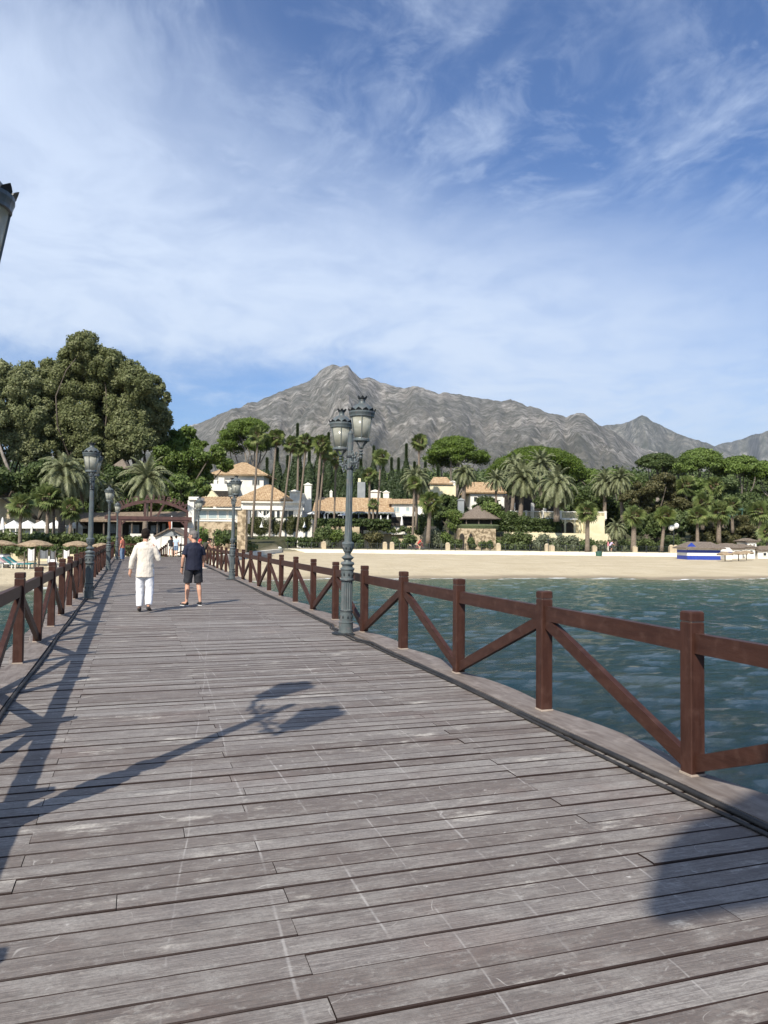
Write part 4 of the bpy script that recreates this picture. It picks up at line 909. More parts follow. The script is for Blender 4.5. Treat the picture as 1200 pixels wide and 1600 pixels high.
CAN = pm('white_canvas', (.68, .68, .66), (.80, .80, .78), 2, .8, .2, 4)
GRN = pm('green_paint', (.03, .07, .05), (.05, .11, .08), 3, .5)
PAV = pm('promenade_paving', (.50, .44, .30), (.60, .54, .38), 1.4, .9, .1, 6)
WPL = pm('whitewashed_wall', (.66, .63, .54), (.78, .75, .66), .6, .9, .15, 4, grime=((.48, .43, .34), .8, .4))
STRAW = pm('straw_parasol', (.22, .16, .10), (.38, .29, .19), 6, .95, .9, 14, bdist=.06)
def yrz(): return -R(YAW)
def roof_plane(mb, poly, pitch_w=.30, h=.07):
    """poly: eave_left, eave_right, top_right, top_left (3-D). Rows of curved tiles run up the slope."""
    A, B, Cc, D_ = [Vector(p) for p in poly]; e = (B - A); L = e.length; e = e / L
    nrm = e.cross((D_ - A) if (D_ - A).length > .01 else (Cc - A)).normalized()
    if nrm.z < 0: nrm = -nrm
    up = nrm.cross(e).normalized()
    if up.z < 0: up = -up
    def st(p): d = p - A; return d.dot(e), d.dot(up)
    s1, t1 = st(D_); s2, t2 = st(Cc); T_ = max(t1, t2)
    n = max(2, int(L / pitch_w)); v = []; f = []
    def tmax(s):
        if s <= s1: return T_ * s / max(s1, 1e-6) if s1 > 1e-6 else T_
        if s >= s2: return T_ * (L - s) / max(L - s2, 1e-6) if L - s2 > 1e-6 else T_
        return T_
    for i in range(2 * n + 1):
        s = L * i / (2 * n); o = h if i % 2 else 0
        tm = max(0, tmax(s))
        for t in (0, tm): v.append(tuple(A + e * s + up * t + nrm * (o + .03)))
        if i: a = 2 * (i - 1); f.append((a, a + 2, a + 3, a + 1))
    mb.add(v, f)
def hip_roof(x0, x1, y0, y1, z0, z1, ridge=0.0, parent=None, mat=None, over=.5, name='roof'):
    x0 -= over; x1 += over; y0 -= over; y1 += over; cx, cy = (x0 + x1) / 2, (y0 + y1) / 2; mb = MB()
    r0, r1 = (cx - ridge / 2, cy, z1), (cx + ridge / 2, cy, z1)
    a, b, c, d = (x0, y0, z0), (x1, y0, z0), (x1, y1, z0), (x0, y1, z0)
    roof_plane(mb, (a, b, r1, r0)); roof_plane(mb, (b, c, r1, r1)); roof_plane(mb, (c, d, r0, r1)); roof_plane(mb, (d, a, r0, r0))
    mb.box(x0 + .05, x1 - .05, y0 + .05, y1 - .05, z0 - .12, z0 + .02)
    for p, q_ in ((a, r0), (b, r1), (c, r1), (d, r0)): mb.tube([p, q_], .10, 6)
    if ridge > .1: mb.tube([r0, r1], .11, 6)
    return mb.build(name, mat or TL, parent)
def window(parent, x, z, w, h, y, mull=1, fm=None, pm_=None, name='window', bars=0):
    mb = MB(); t = .07
    mb.box(x - w / 2, x + w / 2, y - .06, y + .02, z, z + t); mb.box(x - w / 2, x + w / 2, y - .06, y + .02, z + h - t, z + h)
    mb.box(x - w / 2, x - w / 2 + t, y - .058, y + .018, z + t, z + h - t); mb.box(x + w / 2 - t, x + w / 2, y - .058, y + .018, z + t, z + h - t)
    for i in range(1, mull + 1): xm = x - w / 2 + w * i / (mull + 1); mb.box(xm - .03, xm + .03, y - .055, y + .015, z + t, z + h - t)
    fr = mb.build(name, fm or WH, parent)
    mb = MB(); mb.box(x - w / 2 + .02, x + w / 2 - .02, y - .02, y - .005, z + .02, z + h - .02); mb.build('pane', pm_ or WN, fr)
    return fr
class Bld:
    """a building whose local x runs right, y away from the pier's viewpoint; converts photo pixels to local metres"""
    def __init__(s, name, lab, px, D, cat='house', z=0.0, group=None):
        s.D = D; s.px = px; s.z = z; s.root = empty(name, at(px, D, z), yrz(), lab, cat, group)
    def x(s, px, dy=0): return uu(px, s.D + dy) - uu(s.px, s.D)
    def h(s, px, py, dy=0): return zz(px, py, s.D + dy) - s.z
    def wall(s, a, b, top, bot=None, y0=0, y1=6, mat=None, name='wall', lab=None):
        mb = MB(); mb.box(s.x(a, y0), s.x(b, y0), y0, y1, -.6 if bot is None else s.h(a, bot, y0), s.h((a + b) / 2, top, y0)); o = mb.build(name, mat or WH, s.root); return tag(o, lab) if lab else o
    def win(s, a, b, top, bot, y=0, mull=1, pm_=None, fm=None, name='window'):
        return window(s.root, (s.x(a, y) + s.x(b, y)) / 2, s.h(a, bot, y), s.x(b, y) - s.x(a, y), s.h(a, top, y) - s.h(a, bot, y), y, mull, fm, pm_, name)
    def roof(s, a, b, eave, apex, y0, y1, ridge_px=0, over=.5, mat=None, name='roof'):
        return hip_roof(s.x(a, y0), s.x(b, y0), y0, y1, s.h((a + b) / 2, eave, y0), s.h((a + b) / 2, apex, (y0 + y1) / 2), m_(ridge_px, s.D), s.root, mat, over, name)
def chimney(parent, x, y, z0, z1, w, mat=None, cap=True):
    mb = MB(); mb.box(x - w / 2, x + w / 2, y - w / 2, y + w / 2, z0, z1)
    o = mb.build('chimney', mat or WH, parent)
    if cap:
        mb = MB(); mb.box(x - w * .62, x + w * .62, y - w * .62, y + w * .62, z1 + .002, z1 + .12)
        mb.prism([(x - w * .5, z1 + .122), (x + w * .5, z1 + .122), (x, z1 + .45)], y - w * .5, y + w * .5); mb.build('cowl', mat or WH, o)
    return o
# upper white house
b = Bld('white_house', 'two storey white house with a tan hipped roof above the glazed room', 372, 150, 'house', 2)
b.wall(333, 411, 742, 800, 0, 10); b.roof(333, 411, 742, 723, 0, 10, 8, 1.0)
b.win(393, 405, 749, 758, -.01, 3); b.win(338, 346, 750, 758, -.01, 0)
mb = MB(); mb.box(b.x(343), b.x(352), -1.6, -.6, b.h(345, 790), b.h(345, 747)); mb.build('pillar', WH, b.root)
mb = MB(); mb.box(b.x(332), b.x(372), -2.2, -.02, b.h(345, 768), b.h(345, 757)); mb.build('balcony', WH, b.root)
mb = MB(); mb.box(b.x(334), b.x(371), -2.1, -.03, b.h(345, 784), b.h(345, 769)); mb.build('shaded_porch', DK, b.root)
mb = MB(); mb.prism([(b.x(316, -4), b.h(316, 777, -4)), (b.x(341, -4), b.h(341, 777, -4)), (b.x(328.5, -4), b.h(328, 764, -4))], -4.5, -3.0); mb.build('gable', CR, b.root)
# restaurant with terrace wall
b = Bld('white_restaurant', 'low white restaurant with a tan hipped roof and wide dark windows behind the tall palms', 425, 124, 'restaurant', 0)
b.wall(376, 472, 784, None, 2, 12); b.roof(372, 452, 782, 758, 2, 11, 6, .6)
mb = MB(); mb.box(b.x(374), b.x(474), 1.5, 1.98, b.h(420, 785), b.h(420, 781)); mb.box(b.x(374), b.x(473), 1.7, 1.97, b.h(420, 796), b.h(420, 792)); mb.build('cornice', WH, b.root)
for a, c in ((383, 393), (395, 409), (411, 421), (424, 430), (432, 438), (441, 459)): b.win(a, c, 797.5, 810, 1.98, 1 if c - a > 8 else 0)
b.wall(382, 488, 810, None, -2.5, 1.4, WH, 'terrace_wall')
r_ = np.random.default_rng(12); cl = []
for k in range(60):
    px = r_.uniform(383, 488); dpt = r_.uniform(812, 829 if px < 460 else 824); cl.append([b.x(px, -2.6), -2.62, b.h(px, dpt, -2.6), .5, .16, .8])
foliage('hanging_greenery', cl, 900, .16, LGY if False else leafmat('trailing_leaves', (.07, .085, .03), (.11, .125, .045), (.16, .16, .07), 2), b.root, 13)
foliage('terrace_hedge', [[b.x(p, -2), -1.8, b.h(p, 811.5, -2), .55, .5, .28] for p in np.arange(384, 488, 3.5)], 700, .16, LH, b.root, 14)
for px, py in ((409, 824), (476, 824)):
    mb = MB(); xx = b.x(px, -2.7); zz_ = b.h(px, py, -2.7); mb.lathe([(.32, zz_), (.22, zz_ + .2), (.08, zz_ + .55), (.03, zz_ + .9)], 10, (xx, -2.8)); mb.build('wall_lamp', CAN, b.root)
mb = MB(); xs = [b.x(p, 1.6) for p in np.linspace(404, 423, 11)]; zs = [b.h(410, 798 + 8 * math.sin(t * math.pi), 1.6) for t in np.linspace(0, 1, 11)]
v = [(x, 1.5, z) for x, z in zip(xs, zs)] + [(x, 1.2, z - 1.0 - .2 * math.sin(i)) for i, (x, z) in enumerate(zip(xs, zs))]; mb.add(v, [(i, i + 11, i + 12, i + 1) for i in range(10)]); mb.build('draped_awning', CAN, b.root)
chimney(b.root, b.x(461, 3), 3, b.h(460, 786, 3), b.h(460, 769, 3), 1.7); chimney(b.root, b.x(481, 5), 5, b.h(480, 800, 5), b.h(480, 758, 5), 1.15, cap=True)
chimney(b.root, b.x(471, 4), 4, b.h(470, 790, 4), b.h(470, 771, 4), .9, cap=False)
mb = MB(); mb.box(b.x(468.5, -2.6), b.x(474, -2.6), -2.56, -2.51, -.2, b.h(470, 832, -2.6)); mb.build('door', pm('white_door', (.8, .8, .78)), b.root)
# glazed room on a stone base
b = Bld('glazed_room', 'low sunroom with pale blue glass on a rough stone base, left of the restaurant', 338, 76, 'restaurant', 0)
b.wall(305, 374, 795, 816, 0, 6, WH); mb = MB(); roof_plane(mb, ((b.x(300), -.7, b.h(300, 793)), (b.x(379), -.7, b.h(379, 793)), (b.x(376, 4), 4, b.h(376, 777, 4)), (b.x(303, 4), 4, b.h(303, 777, 4)))); mb.build('roof', TL, b.root)
mb = MB(); mb.box(b.x(300), b.x(378), -.65, -.02, b.h(300, 795.5), b.h(300, 793.6)); mb.build('fascia', WH, b.root)
for a, c in ((309, 324), (325, 340), (341, 355), (356, 369)): b.win(a, c, 797, 811, -.01, 0, WB)
b.wall(302, 367, 813.5, None, -.25, -.01, ST, 'stone_base'); b.wall(371, 384, 796, None, -.5, .6, ST, 'stone_corner')
mb = MB(); mb.box(b.x(304), b.x(369), -.32, -.26, b.h(304, 814.5), b.h(304, 812)); mb.build('sill', WH, b.root)
mb = MB(); mb.box(b.x(294, -1), b.x(310, -1), -1, 1.4, b.h(300, 781, -1), b.h(300, 776, -1)); mb.box(b.x(292, -1), b.x(302, -1), -.8, 1.2, -.3, b.h(300, 781.5, -1)); mb.build('side_porch', WH, b.root)
# long tiled restaurant
b = Bld('long_restaurant', 'long low restaurant with a tan tiled roof over a shaded veranda, behind the lamp', 550, 134, 'restaurant', 0)
mb = MB(); roof_plane(mb, ((b.x(488), 0, b.h(488, 799)), (b.x(616), 0, b.h(616, 801)), (b.x(612, 6), 6, b.h(612, 779, 6)), (b.x(490, 6), 6, b.h(490, 777, 6)))); mb.build('roof', TL, b.root)
mb = MB(); mb.box(b.x(486), b.x(618), -.1, .2, b.h(550, 801.5), b.h(550, 799.5))
for p in np.arange(490, 616, 6): mb.box(b.x(p), b.x(p) + .18, -.7, .1, b.h(p, 803.2), b.h(p, 801.6))
mb.build('eave', GY, b.root)
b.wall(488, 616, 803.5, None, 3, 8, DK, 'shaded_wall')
for a, c in ((513, 522), (524, 533), (560, 570), (600, 608), (612, 617)): b.win(a, c, 808, 819, 2.95, 1, pm('veranda_glass', (.10, .12, .12), (.2, .22, .22)), GY)
mb = MB(); mb.box(b.x(558, 7), b.x(570, 7), 7, 10, b.h(560, 780, 7), b.h(560, 753, 7)); mb.build('roof_block', GY, b.root)
mb = MB(); mb.box(b.x(559, 8), b.x(563, 8), 8, 9, b.h(560, 753, 8), b.h(560, 747, 8)); mb.build('chimney', CR, b.root)
chimney(b.root, b.x(586, 7), 7, b.h(586, 784, 7), b.h(586, 769, 7), 1.9); chimney(b.root, b.x(603, 7), 7, b.h(603, 782, 7), b.h(603, 770, 7), 1.1); chimney(b.root, b.x(517, 7), 7, b.h(517, 780, 7), b.h(517, 769, 7), .5)
for p in (494, 512, 536, 560, 583, 606):
    mb = MB(); mb.box(b.x(p), b.x(p) + .14, -.5, -.35, b.h(p, 820), b.h(p, 803)); mb.build('veranda_post', GY, b.root)
# terrace walls in front of it
def garden_wall(lab, a, c, top, bot, D, mat, th=.5, name='garden_wall'):
    o = MB().box(m_(-(c - a) / 2, D), m_((c - a) / 2, D), 0, th, zz((a + c) / 2, bot, D), zz((a + c) / 2, top, D)).build(name, mat, None, loc=at((a + c) / 2, D, 0), rz=yrz()); return tag(o, lab, 'wall')
garden_wall('pale stone terrace wall left of the lamp pole, behind the shrubs', 499, 562, 821, 860, 124.5, SW)
garden_wall('white terrace ledge right of the lamp, above the thin planting', 568, 633, 829, 834, 123.5, WH, 1.2)
garden_wall('tan stone wall under the white ledge right of the lamp', 570, 668, 835, 860, 124.3, SW)
garden_wall('tan stone garden wall behind the stout palm', 636, 682, 822, 860, 126, SW)
# white house right of it
b = Bld('low_white_house', 'low white two storey house with a small balcony, right of the lamp', 632, 136, 'house', 0)
b.wall(612, 662, 788, None, 0, 7); mb = MB(); roof_plane(mb, ((b.x(606), -.5, b.h(606, 788)), (b.x(666), -.5, b.h(666, 788)), (b.x(664, 5), 5, b.h(664, 780, 5)), (b.x(608, 5), 5, b.h(608, 780, 5)))); mb.build('roof', TL, b.root)
b.win(615, 624, 792, 800, -.01, 1, WB); b.win(634, 640, 792, 799, -.01, 0, WB); b.win(646, 653, 792, 800, -.01, 1)
mb = MB(); mb.box(b.x(628), b.x(664), -1.4, -.02, b.h(640, 807), b.h(640, 803)); mb.build('balcony', WH, b.root)
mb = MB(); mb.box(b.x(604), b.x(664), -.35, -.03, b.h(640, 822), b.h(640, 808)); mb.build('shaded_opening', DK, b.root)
# cream chimney house, tiled house
b = Bld('cream_house', 'small cream house with a tiled top and white chimney left of the dark date palm', 692, 150, 'house', 1)
b.wall(672, 712, 758, 800, 0, 6, CR); b.roof(674, 704, 756, 746, 0, 6, 20, .4); chimney(b.root, b.x(707, 1), 1, b.h(707, 760, 1), b.h(707, 754, 1), 1.2)
b = Bld('tiled_house', 'white house with an orange tiled roof behind the thin dark trunked palm', 762, 148, 'house', 1)
b.wall(735, 792, 772, 810, 0, 8); b.roof(732, 785, 770, 754, 0, 8, 46, .7); b.win(752, 758, 776, 784, -.01, 0); b.win(740, 746, 776, 784, -.01, 0)
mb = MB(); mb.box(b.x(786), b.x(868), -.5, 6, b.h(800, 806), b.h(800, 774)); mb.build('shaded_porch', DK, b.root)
for p, q_ in ((783, 800), (800, 800), (830, 802), (849, 800)):
    mb = MB(); mb.box(b.x(p, -1), b.x(p + 5, -1), -1, -.55, b.h(p, 812), b.h(p, 778 if p < 790 else 786)); mb.build('pillar', WH, b.root)
# thatched gazebo on a stone base
b = Bld('gazebo', 'round gazebo with a grey thatched cone roof on a rubble stone base', 746, 118, 'gazebo', 0)
cx = b.x(748, 4); mb = MB(); mb.lathe([(m_(37, 122), b.h(746, 812.5, 4)), (m_(38, 122), b.h(746, 811, 4)), (m_(26, 122), b.h(746, 804, 4)), (m_(12, 122), b.h(740, 796, 4)), (.25, b.h(736, 790, 4))], 14, (cx, 4)); mb.build('roof', THD, b.root)
for k in range(10):
    a = k * math.pi / 5 + .2; mb = MB(); mb.tube([(cx + 3.3 * math.cos(a), 4 + 3.3 * math.sin(a), b.h(746, 826, 4)), (cx + 3.3 * math.cos(a), 4 + 3.3 * math.sin(a), b.h(746, 811, 4))], .09, 6); mb.build('post', THD, b.root)
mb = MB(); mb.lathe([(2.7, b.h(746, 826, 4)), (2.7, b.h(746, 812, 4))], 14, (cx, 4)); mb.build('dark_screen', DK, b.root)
mb = MB(); mb.lathe([(3.6, b.h(746, 828, 4)), (3.75, b.h(746, 822, 4)), (3.5, b.h(746, 819.5, 4))], 18, (cx, 4)); mb.build('planting_rim', pm('rim_green', (.05, .07, .03), (.09, .11, .05), 6, .9, .8, 12, bdist=.1), b.root)
b.wall(717, 775, 826, None, .3, 7.5, ST, 'stone_base')
for p, w_ in ((722, 8), (736, 6)):
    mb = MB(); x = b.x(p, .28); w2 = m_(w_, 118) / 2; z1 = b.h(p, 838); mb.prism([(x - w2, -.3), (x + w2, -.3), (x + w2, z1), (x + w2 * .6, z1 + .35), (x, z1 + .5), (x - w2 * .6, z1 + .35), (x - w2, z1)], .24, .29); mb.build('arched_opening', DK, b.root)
chimney(b.root, b.x(720, 9), 9, 2, b.h(720, 782, 9), 1.0, GY)
# cream terrace house with balustrade
b = Bld('terrace_house', 'cream terrace house with a balustrade above arches and slim columns', 870, 124, 'house', 0)
b.wall(800, 945, 810, None, 1, 9, CR)
mb = MB(); mb.box(b.x(798), b.x(948), .6, .98, b.h(870, 812), b.h(870, 809)); mb.box(b.x(798), b.x(948), .6, .8, b.h(870, 800), b.h(870, 798.6)); mb.build('cornice', WH, b.root)
ba = MB()
for p in np.arange(800, 946, 2.0): x = b.x(p, .7); ba.box(x, x + .10, .66, .76, b.h(870, 809), b.h(870, 800))
ba.build('balusters', CR, b.root)
for p in (799, 822, 848, 876, 905, 926, 946):
    mb = MB(); x = b.x(p, .7); mb.box(x - .17, x + .17, .5, .9, b.h(870, 810), b.h(870, 797.6)); mb.build('pier_post', WH, b.root)
for p in (875, 890, 938):
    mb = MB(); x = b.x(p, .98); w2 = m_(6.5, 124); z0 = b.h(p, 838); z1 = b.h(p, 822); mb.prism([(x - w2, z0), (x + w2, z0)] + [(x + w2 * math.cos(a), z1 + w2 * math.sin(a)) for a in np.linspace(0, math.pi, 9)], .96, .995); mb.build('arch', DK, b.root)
for p in (883, 898, 906):
    mb = MB(); mb.tube([(b.x(p, .2), .2, b.h(p, 842)), (b.x(p, .2), .2, b.h(p, 812))], .17, 8); mb.build('column', CR, b.root)
b.wall(915, 945, 806, None, -.6, .95, CR, 'end_wall')
garden_wall('white rendered garden wall under the cream terrace, behind the shrubs', 800, 955, 833, 860, 120, CR)
# small green pavilion, white globe lamps, white dome in the trees
b = Bld('green_pavilion', 'small open green pavilion among the trees at the right', 1150, 126, 'pavilion', 2)
mb = MB(); mb.box(b.x(1136), b.x(1162), 0, 3, b.h(1150, 797), b.h(1150, 793)); mb.build('roof', GRN, b.root)
for p in (1138, 1145, 1152, 1160): mb = MB(); mb.box(b.x(p), b.x(p) + .15, .1, .25, -.5, b.h(p, 797)); mb.build('post', GRN, b.root)
mb = MB(); mb.box(b.x(1137), b.x(1161), .02, .09, b.h(1150, 809), b.h(1150, 805)); mb.build('railing', GRN, b.root)
# small white houses at the right edge
for (nm, lab, a, c, e, t, bt, D) in (('small_white_house', 'small white house with a grey roof directly right of the kiosk, behind the straw parasols', 1128, 1160, 857, 850, 874, 97), ('small_white_house', 'small white tower like house with a flat grey cap, highest at the right', 1168, 1182, 846, 842, 872, 99), ('small_white_house', 'low grey roofed house left of the tower like one', 1158, 1180, 856, 851, 874, 98), ('small_white_house', 'low grey roofed house cut by the right edge', 1184, 1215, 860, 854, 874, 98)):
    b = Bld(nm, lab, (a + c) / 2, D, 'house', -.1); b.wall(a, c, e, None, 0, 3); b.roof(a, c, e, t, 0, 3, (c - a) * .6, .25, THD)
    w_ = (c - a); b.win(a + w_ * .25, a + w_ * .45, e + 3, e + 9, -.01, 0); b.win(a + w_ * .6, a + w_ * .85, e + 3, e + 9, -.01, 0)
# blue and white striped kiosk
KB = pm('blue_paint', (.018, .045, .30), (.025, .06, .36), 3, .5)
b = Bld('beach_kiosk', 'blue and white striped beach kiosk with a brown shingle roof', 1099, 90, 'kiosk', terr(uu(1099, 90), 90)[0].item())
x0, x1 = b.x(1074), b.x(1126); ys_ = [874, 868.5, 864, 859.5, 854.5]
zs = [0] + [b.h(1100, y) for y in ys_[1:]]
for i in range(4): mb = MB(); mb.box(x0, x1, 0 + .002 * i, 3.2 + .002 * i, zs[i] - (.5 if i == 0 else 0), zs[i + 1]); tag(mb.build('wall_band', KB if i % 2 == 0 else WH, b.root), 'blue band' if i % 2 == 0 else 'white band')
mb = MB(); mb.prism([(x0 - .15, zs[4] - .12), (x0 + 1.15, zs[4] - .12), (x0 + .5, b.h(1085, 848))], -.12, .1); mb.build('gable', KB, b.root)
mb = MB(); zt = b.h(1100, 846.5); e0 = zs[4] - .12
v = [(x0 - .35, -.5, e0), (x1 + .45, -.5, e0), (x1 - .5, 1.6, zt), (x0 + .7, 1.6, zt), (x1 + .45, 3.7, e0), (x0 - .35, 3.7, e0)]
v += [(x, y, z - .12) for x, y, z in v]
mb.add(v, [(0, 1, 2, 3), (1, 4, 2), (4, 5, 3, 2), (5, 0, 3), (6, 9, 8, 7), (7, 8, 10), (10, 8, 9, 11), (11, 9, 6), (0, 6, 7, 1), (1, 7, 10, 4), (4, 10, 11, 5), (5, 11, 6, 0)]); mb.build('roof', THD, b.root)
# small white kiosk beside it
b = Bld('white_hut', 'narrow white hut with a pointed roof beside the striped kiosk', 1139, 92, 'hut', -.4)
b.wall(1134, 1144, 862, None, 0, 1.2); mb = MB(); mb.prism([(b.x(1132.5), b.h(1139, 862)), (b.x(1145.5), b.h(1139, 862)), (b.x(1139), b.h(1139, 855.5))], -.15, 1.35); mb.build('roof', WH, b.root)
mb = MB(); mb.box(b.x(1134), b.x(1144), -.16, -.152, b.h(1139, 863), b.h(1139, 862.2)); mb.build('blue_trim', KB, b.root)
# straw parasols
def parasol(px, py_top, D, w, lab, group, mat=None, flat=.16, z=None):
    zg = terr(uu(px, D), D)[0].item() if z is None else z; root = empty('straw_parasol', at(px, D, zg), yrz(), lab, 'parasol', group); H = zz(px, py_top, D) - zg; r0 = m_(w, D) / 2
    r_ = np.random.default_rng(int(px) + 5); mb = MB(); n = 22; rings = [(.04, H), (.35 * r0, H - .3 * flat * r0 * 2 * .35 - .02), (.7 * r0, H - flat * r0 * .95), (r0, H - flat * r0 * 1.6), (r0 * .96, H - flat * r0 * 1.6 - .10)]
    v = []
    for k, (rr, z_) in enumerate(rings):
        for j in range(n): a = 2 * math.pi * j / n; q = rr * (1 + (r_.uniform(-.05, .06) if k > 1 else 0)); v.append((q * math.cos(a), q * math.sin(a), z_ - (r_.uniform(0, .10) if k > 2 else 0)))
    f = [(i * n + j, i * n + (j + 1) % n, (i + 1) * n + (j + 1) % n, (i + 1) * n + j) for i in range(len(rings) - 1) for j in range(n)] + [tuple(range(n))]
    mb.add(v, f); mb.build('canopy', mat or STRAW, root)
    mb = MB(); mb.tube([(0, 0, -.3), (0, 0, H - .05)], .055, 7); mb.build('pole', BARK, root)
RP = 'straw parasols beside the striped kiosk'
parasol(1133, 862, 86, 24, 'straw parasol nearest the kiosk, on the open sand', RP); parasol(1154, 861, 87, 26, 'straw parasol second from the kiosk, above a white lounger', RP); parasol(1166, 860, 90, 22, 'straw parasol third from the kiosk', RP)
LPp = 'straw parasols on the left beach'
for a in ((4, 844, 57, 42, 'straw parasol cut by the left edge'), (57, 843.5, 56, 52, 'wide straw parasol in the middle of the left beach, above the grey screen'), (122, 845, 57, 42, 'straw parasol just left of the nearest left lamp'), (160, 848, 56, 28, 'straw parasol glimpsed right of the nearest left lamp')): parasol(*a[:4], a[4], LPp)
# closed white parasols of the terraces, canopies
def closed_parasol(px, pyt, pyb, D, lab):
    z0 = zz(px, pyb, D); root = empty('closed_parasol', at(px, D, z0), 0, lab, 'parasol', 'closed white parasols on the terraces'); H = zz(px, pyt, D) - z0
    mb = MB(); mb.lathe([(.20, H * .25), (.24, H * .3), (.17, H * .6), (.09, H * .9), (.02, H)], 9, flute=(0, 9, .8)); mb.build('canopy', CAN, root); mb = MB(); mb.tube([(0, 0, 0), (0, 0, H * .3)], .04, 6); mb.build('pole', BARK, root)
for a in ((507, 802, 820, 126, 'closed white parasol left of the short dull palm'), (595, 805, 822, 126, 'closed white parasol before the dark veranda, left one of the pair'), (606, 805, 822, 126, 'closed white parasol before the dark veranda, right one of the pair'), (628, 806, 826, 124, 'closed white parasol before the low white house, fullest one'), (4, 808, 835, 70, 'closed white parasol at the left edge before the stone wall')): closed_parasol(*a)
def open_parasol(px, pyt, pyb, D, w, lab):
    z0 = zz(px, pyb, D); root = empty('white_parasol', at(px, D, z0), .4, lab, 'parasol', 'open white canvas shades'); H = zz(px, pyt, D) - z0; r0 = m_(w, D) / 2
    mb = MB(); v = [(0, 0, H)] + [(r0 * math.cos(k * math.pi / 4), r0 * math.sin(k * math.pi / 4), H - .28 * r0) for k in range(8)] + [(r0 * math.cos(k * math.pi / 4), r0 * math.sin(k * math.pi / 4), H - .28 * r0 - .16) for k in range(8)]
    mb.add(v, [(0, 1 + k, 1 + (k + 1) % 8) for k in range(8)] + [(1 + k, 9 + k, 9 + (k + 1) % 8, 1 + (k + 1) % 8) for k in range(8)]); mb.build('canopy', CAN, root)
    mb = MB(); mb.tube([(0, 0, 0), (0, 0, H)], .04, 6); mb.build('pole', WH, root)
for a in ((537, 802, 822, 128, 18, 'open white parasol under the tiled roof left of the lamp'), (487, 800, 820, 126, 14, 'open white parasol at the corner by the thickest palm')): open_parasol(*a)
for i, (px, w, lab) in enumerate(((22, 22, 'white canvas gazebo before the tan stone wall, leftmost of the row'), (44, 26, 'white canvas gazebo second from the left of the row'), (66, 24, 'white canvas gazebo in the middle of the row, behind the thin palms'), (88, 24, 'white canvas gazebo beside the large date palm trunk'), (122, 24, 'white canvas gazebo right of the large date palm trunk'))):
    D = 76; z0 = zz(px, 838, D); root = empty('canvas_gazebo', at(px, D, z0), yrz(), lab, 'gazebo', 'white canvas gazebos behind the hedge'); w2 = m_(w, D) / 2; H = zz(px, 822, D) - z0; Ht = zz(px, 813, D) - z0
    mb = MB(); mb.add([(-w2, -w2, H), (w2, -w2, H), (w2, w2, H), (-w2, w2, H), (0, 0, Ht), (-w2, -w2, H - .25), (w2, -w2, H - .25), (w2, w2, H - .25), (-w2, w2, H - .25)], [(0, 1, 4), (1, 2, 4), (2, 3, 4), (3, 0, 4), (0, 5, 6, 1), (1, 6, 7, 2), (2, 7, 8, 3), (3, 8, 5, 0)]); mb.build('canopy', CAN, root)
    for sx in (-1, 1):
        for sy in (-1, 1): mb = MB(); mb.box(sx * w2 * .96 - .05, sx * w2 * .96 + .05, sy * w2 * .96 - .05, sy * w2 * .96 + .05, -.5, H - .02); mb.build('post', WH, root)
    mb = MB(); mb.box(-w2 * .4, w2 * .4, w2 * .2, w2 * .3, 0, .8); mb.build('curtain', CAN, root)
# tan stone wall far left, with dark restaurant behind the arch
o = MB().box(-14, 9.5, 0, 1.2, 0, zz(30, 780, 88)).build('wall', SW, None); mb = None
wl = empty('stone_wall', at(-5, 88, 0), yrz(), 'tall tan stone wall with a white coping behind the gazebos at the far left', 'wall'); o.parent = wl; o.location = (0, 0, 0)
MB().box(-14.1, 9.6, -.1, 1.3, zz(30, 780, 88) + .002, zz(30, 777.5, 88)).build('coping', WH, wl)
b = Bld('beach_restaurant', 'long dark beach restaurant with a thatched and slatted roof behind the arch', 215, 74, 'restaurant', 0)
mb = MB(); v = [(b.x(112), 0, b.h(112, 813)), (b.x(295), 0, b.h(295, 813)), (b.x(285, 4), 4, b.h(285, 799, 4)), (b.x(122, 4), 4, b.h(122, 801, 4)), (b.x(295), 9, b.h(295, 813)), (b.x(112), 9, b.h(112, 813))]
mb.add(v + [(x, y, z - .15) for x, y, z in v], [(0, 1, 2, 3), (1, 4, 2), (4, 5, 3, 2), (5, 0, 3), (6, 9, 8, 7), (7, 8, 10), (10, 8, 9, 11), (11, 9, 6), (0, 6, 7, 1), (1, 7, 10, 4), (4, 10, 11, 5), (5, 11, 6, 0)]); mb.build('roof', TH, b.root)
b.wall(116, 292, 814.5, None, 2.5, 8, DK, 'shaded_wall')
for p in (118, 140, 160, 188, 204, 222, 244, 262, 290): mb = MB(); mb.box(b.x(p), b.x(p) + .14, .2, .34, -.4, b.h(p, 813.5)); mb.build('post', BARK, b.root)
for a, c, t, u in ((172, 182, 818, 833), (202, 218, 820, 834), (254, 259, 818, 829), (236, 250, 821, 833)): b.win(a, c, t, u, 2.4, 1, pm('grey_glass', (.12, .14, .16), (.26, .28, .3), 2, .2), GY)
b.wall(204, 240, 834, None, -.3, 0, WH, 'low_wall'); b.wall(282, 296, 825, None, -.5, 1, WH, 'side_wall')
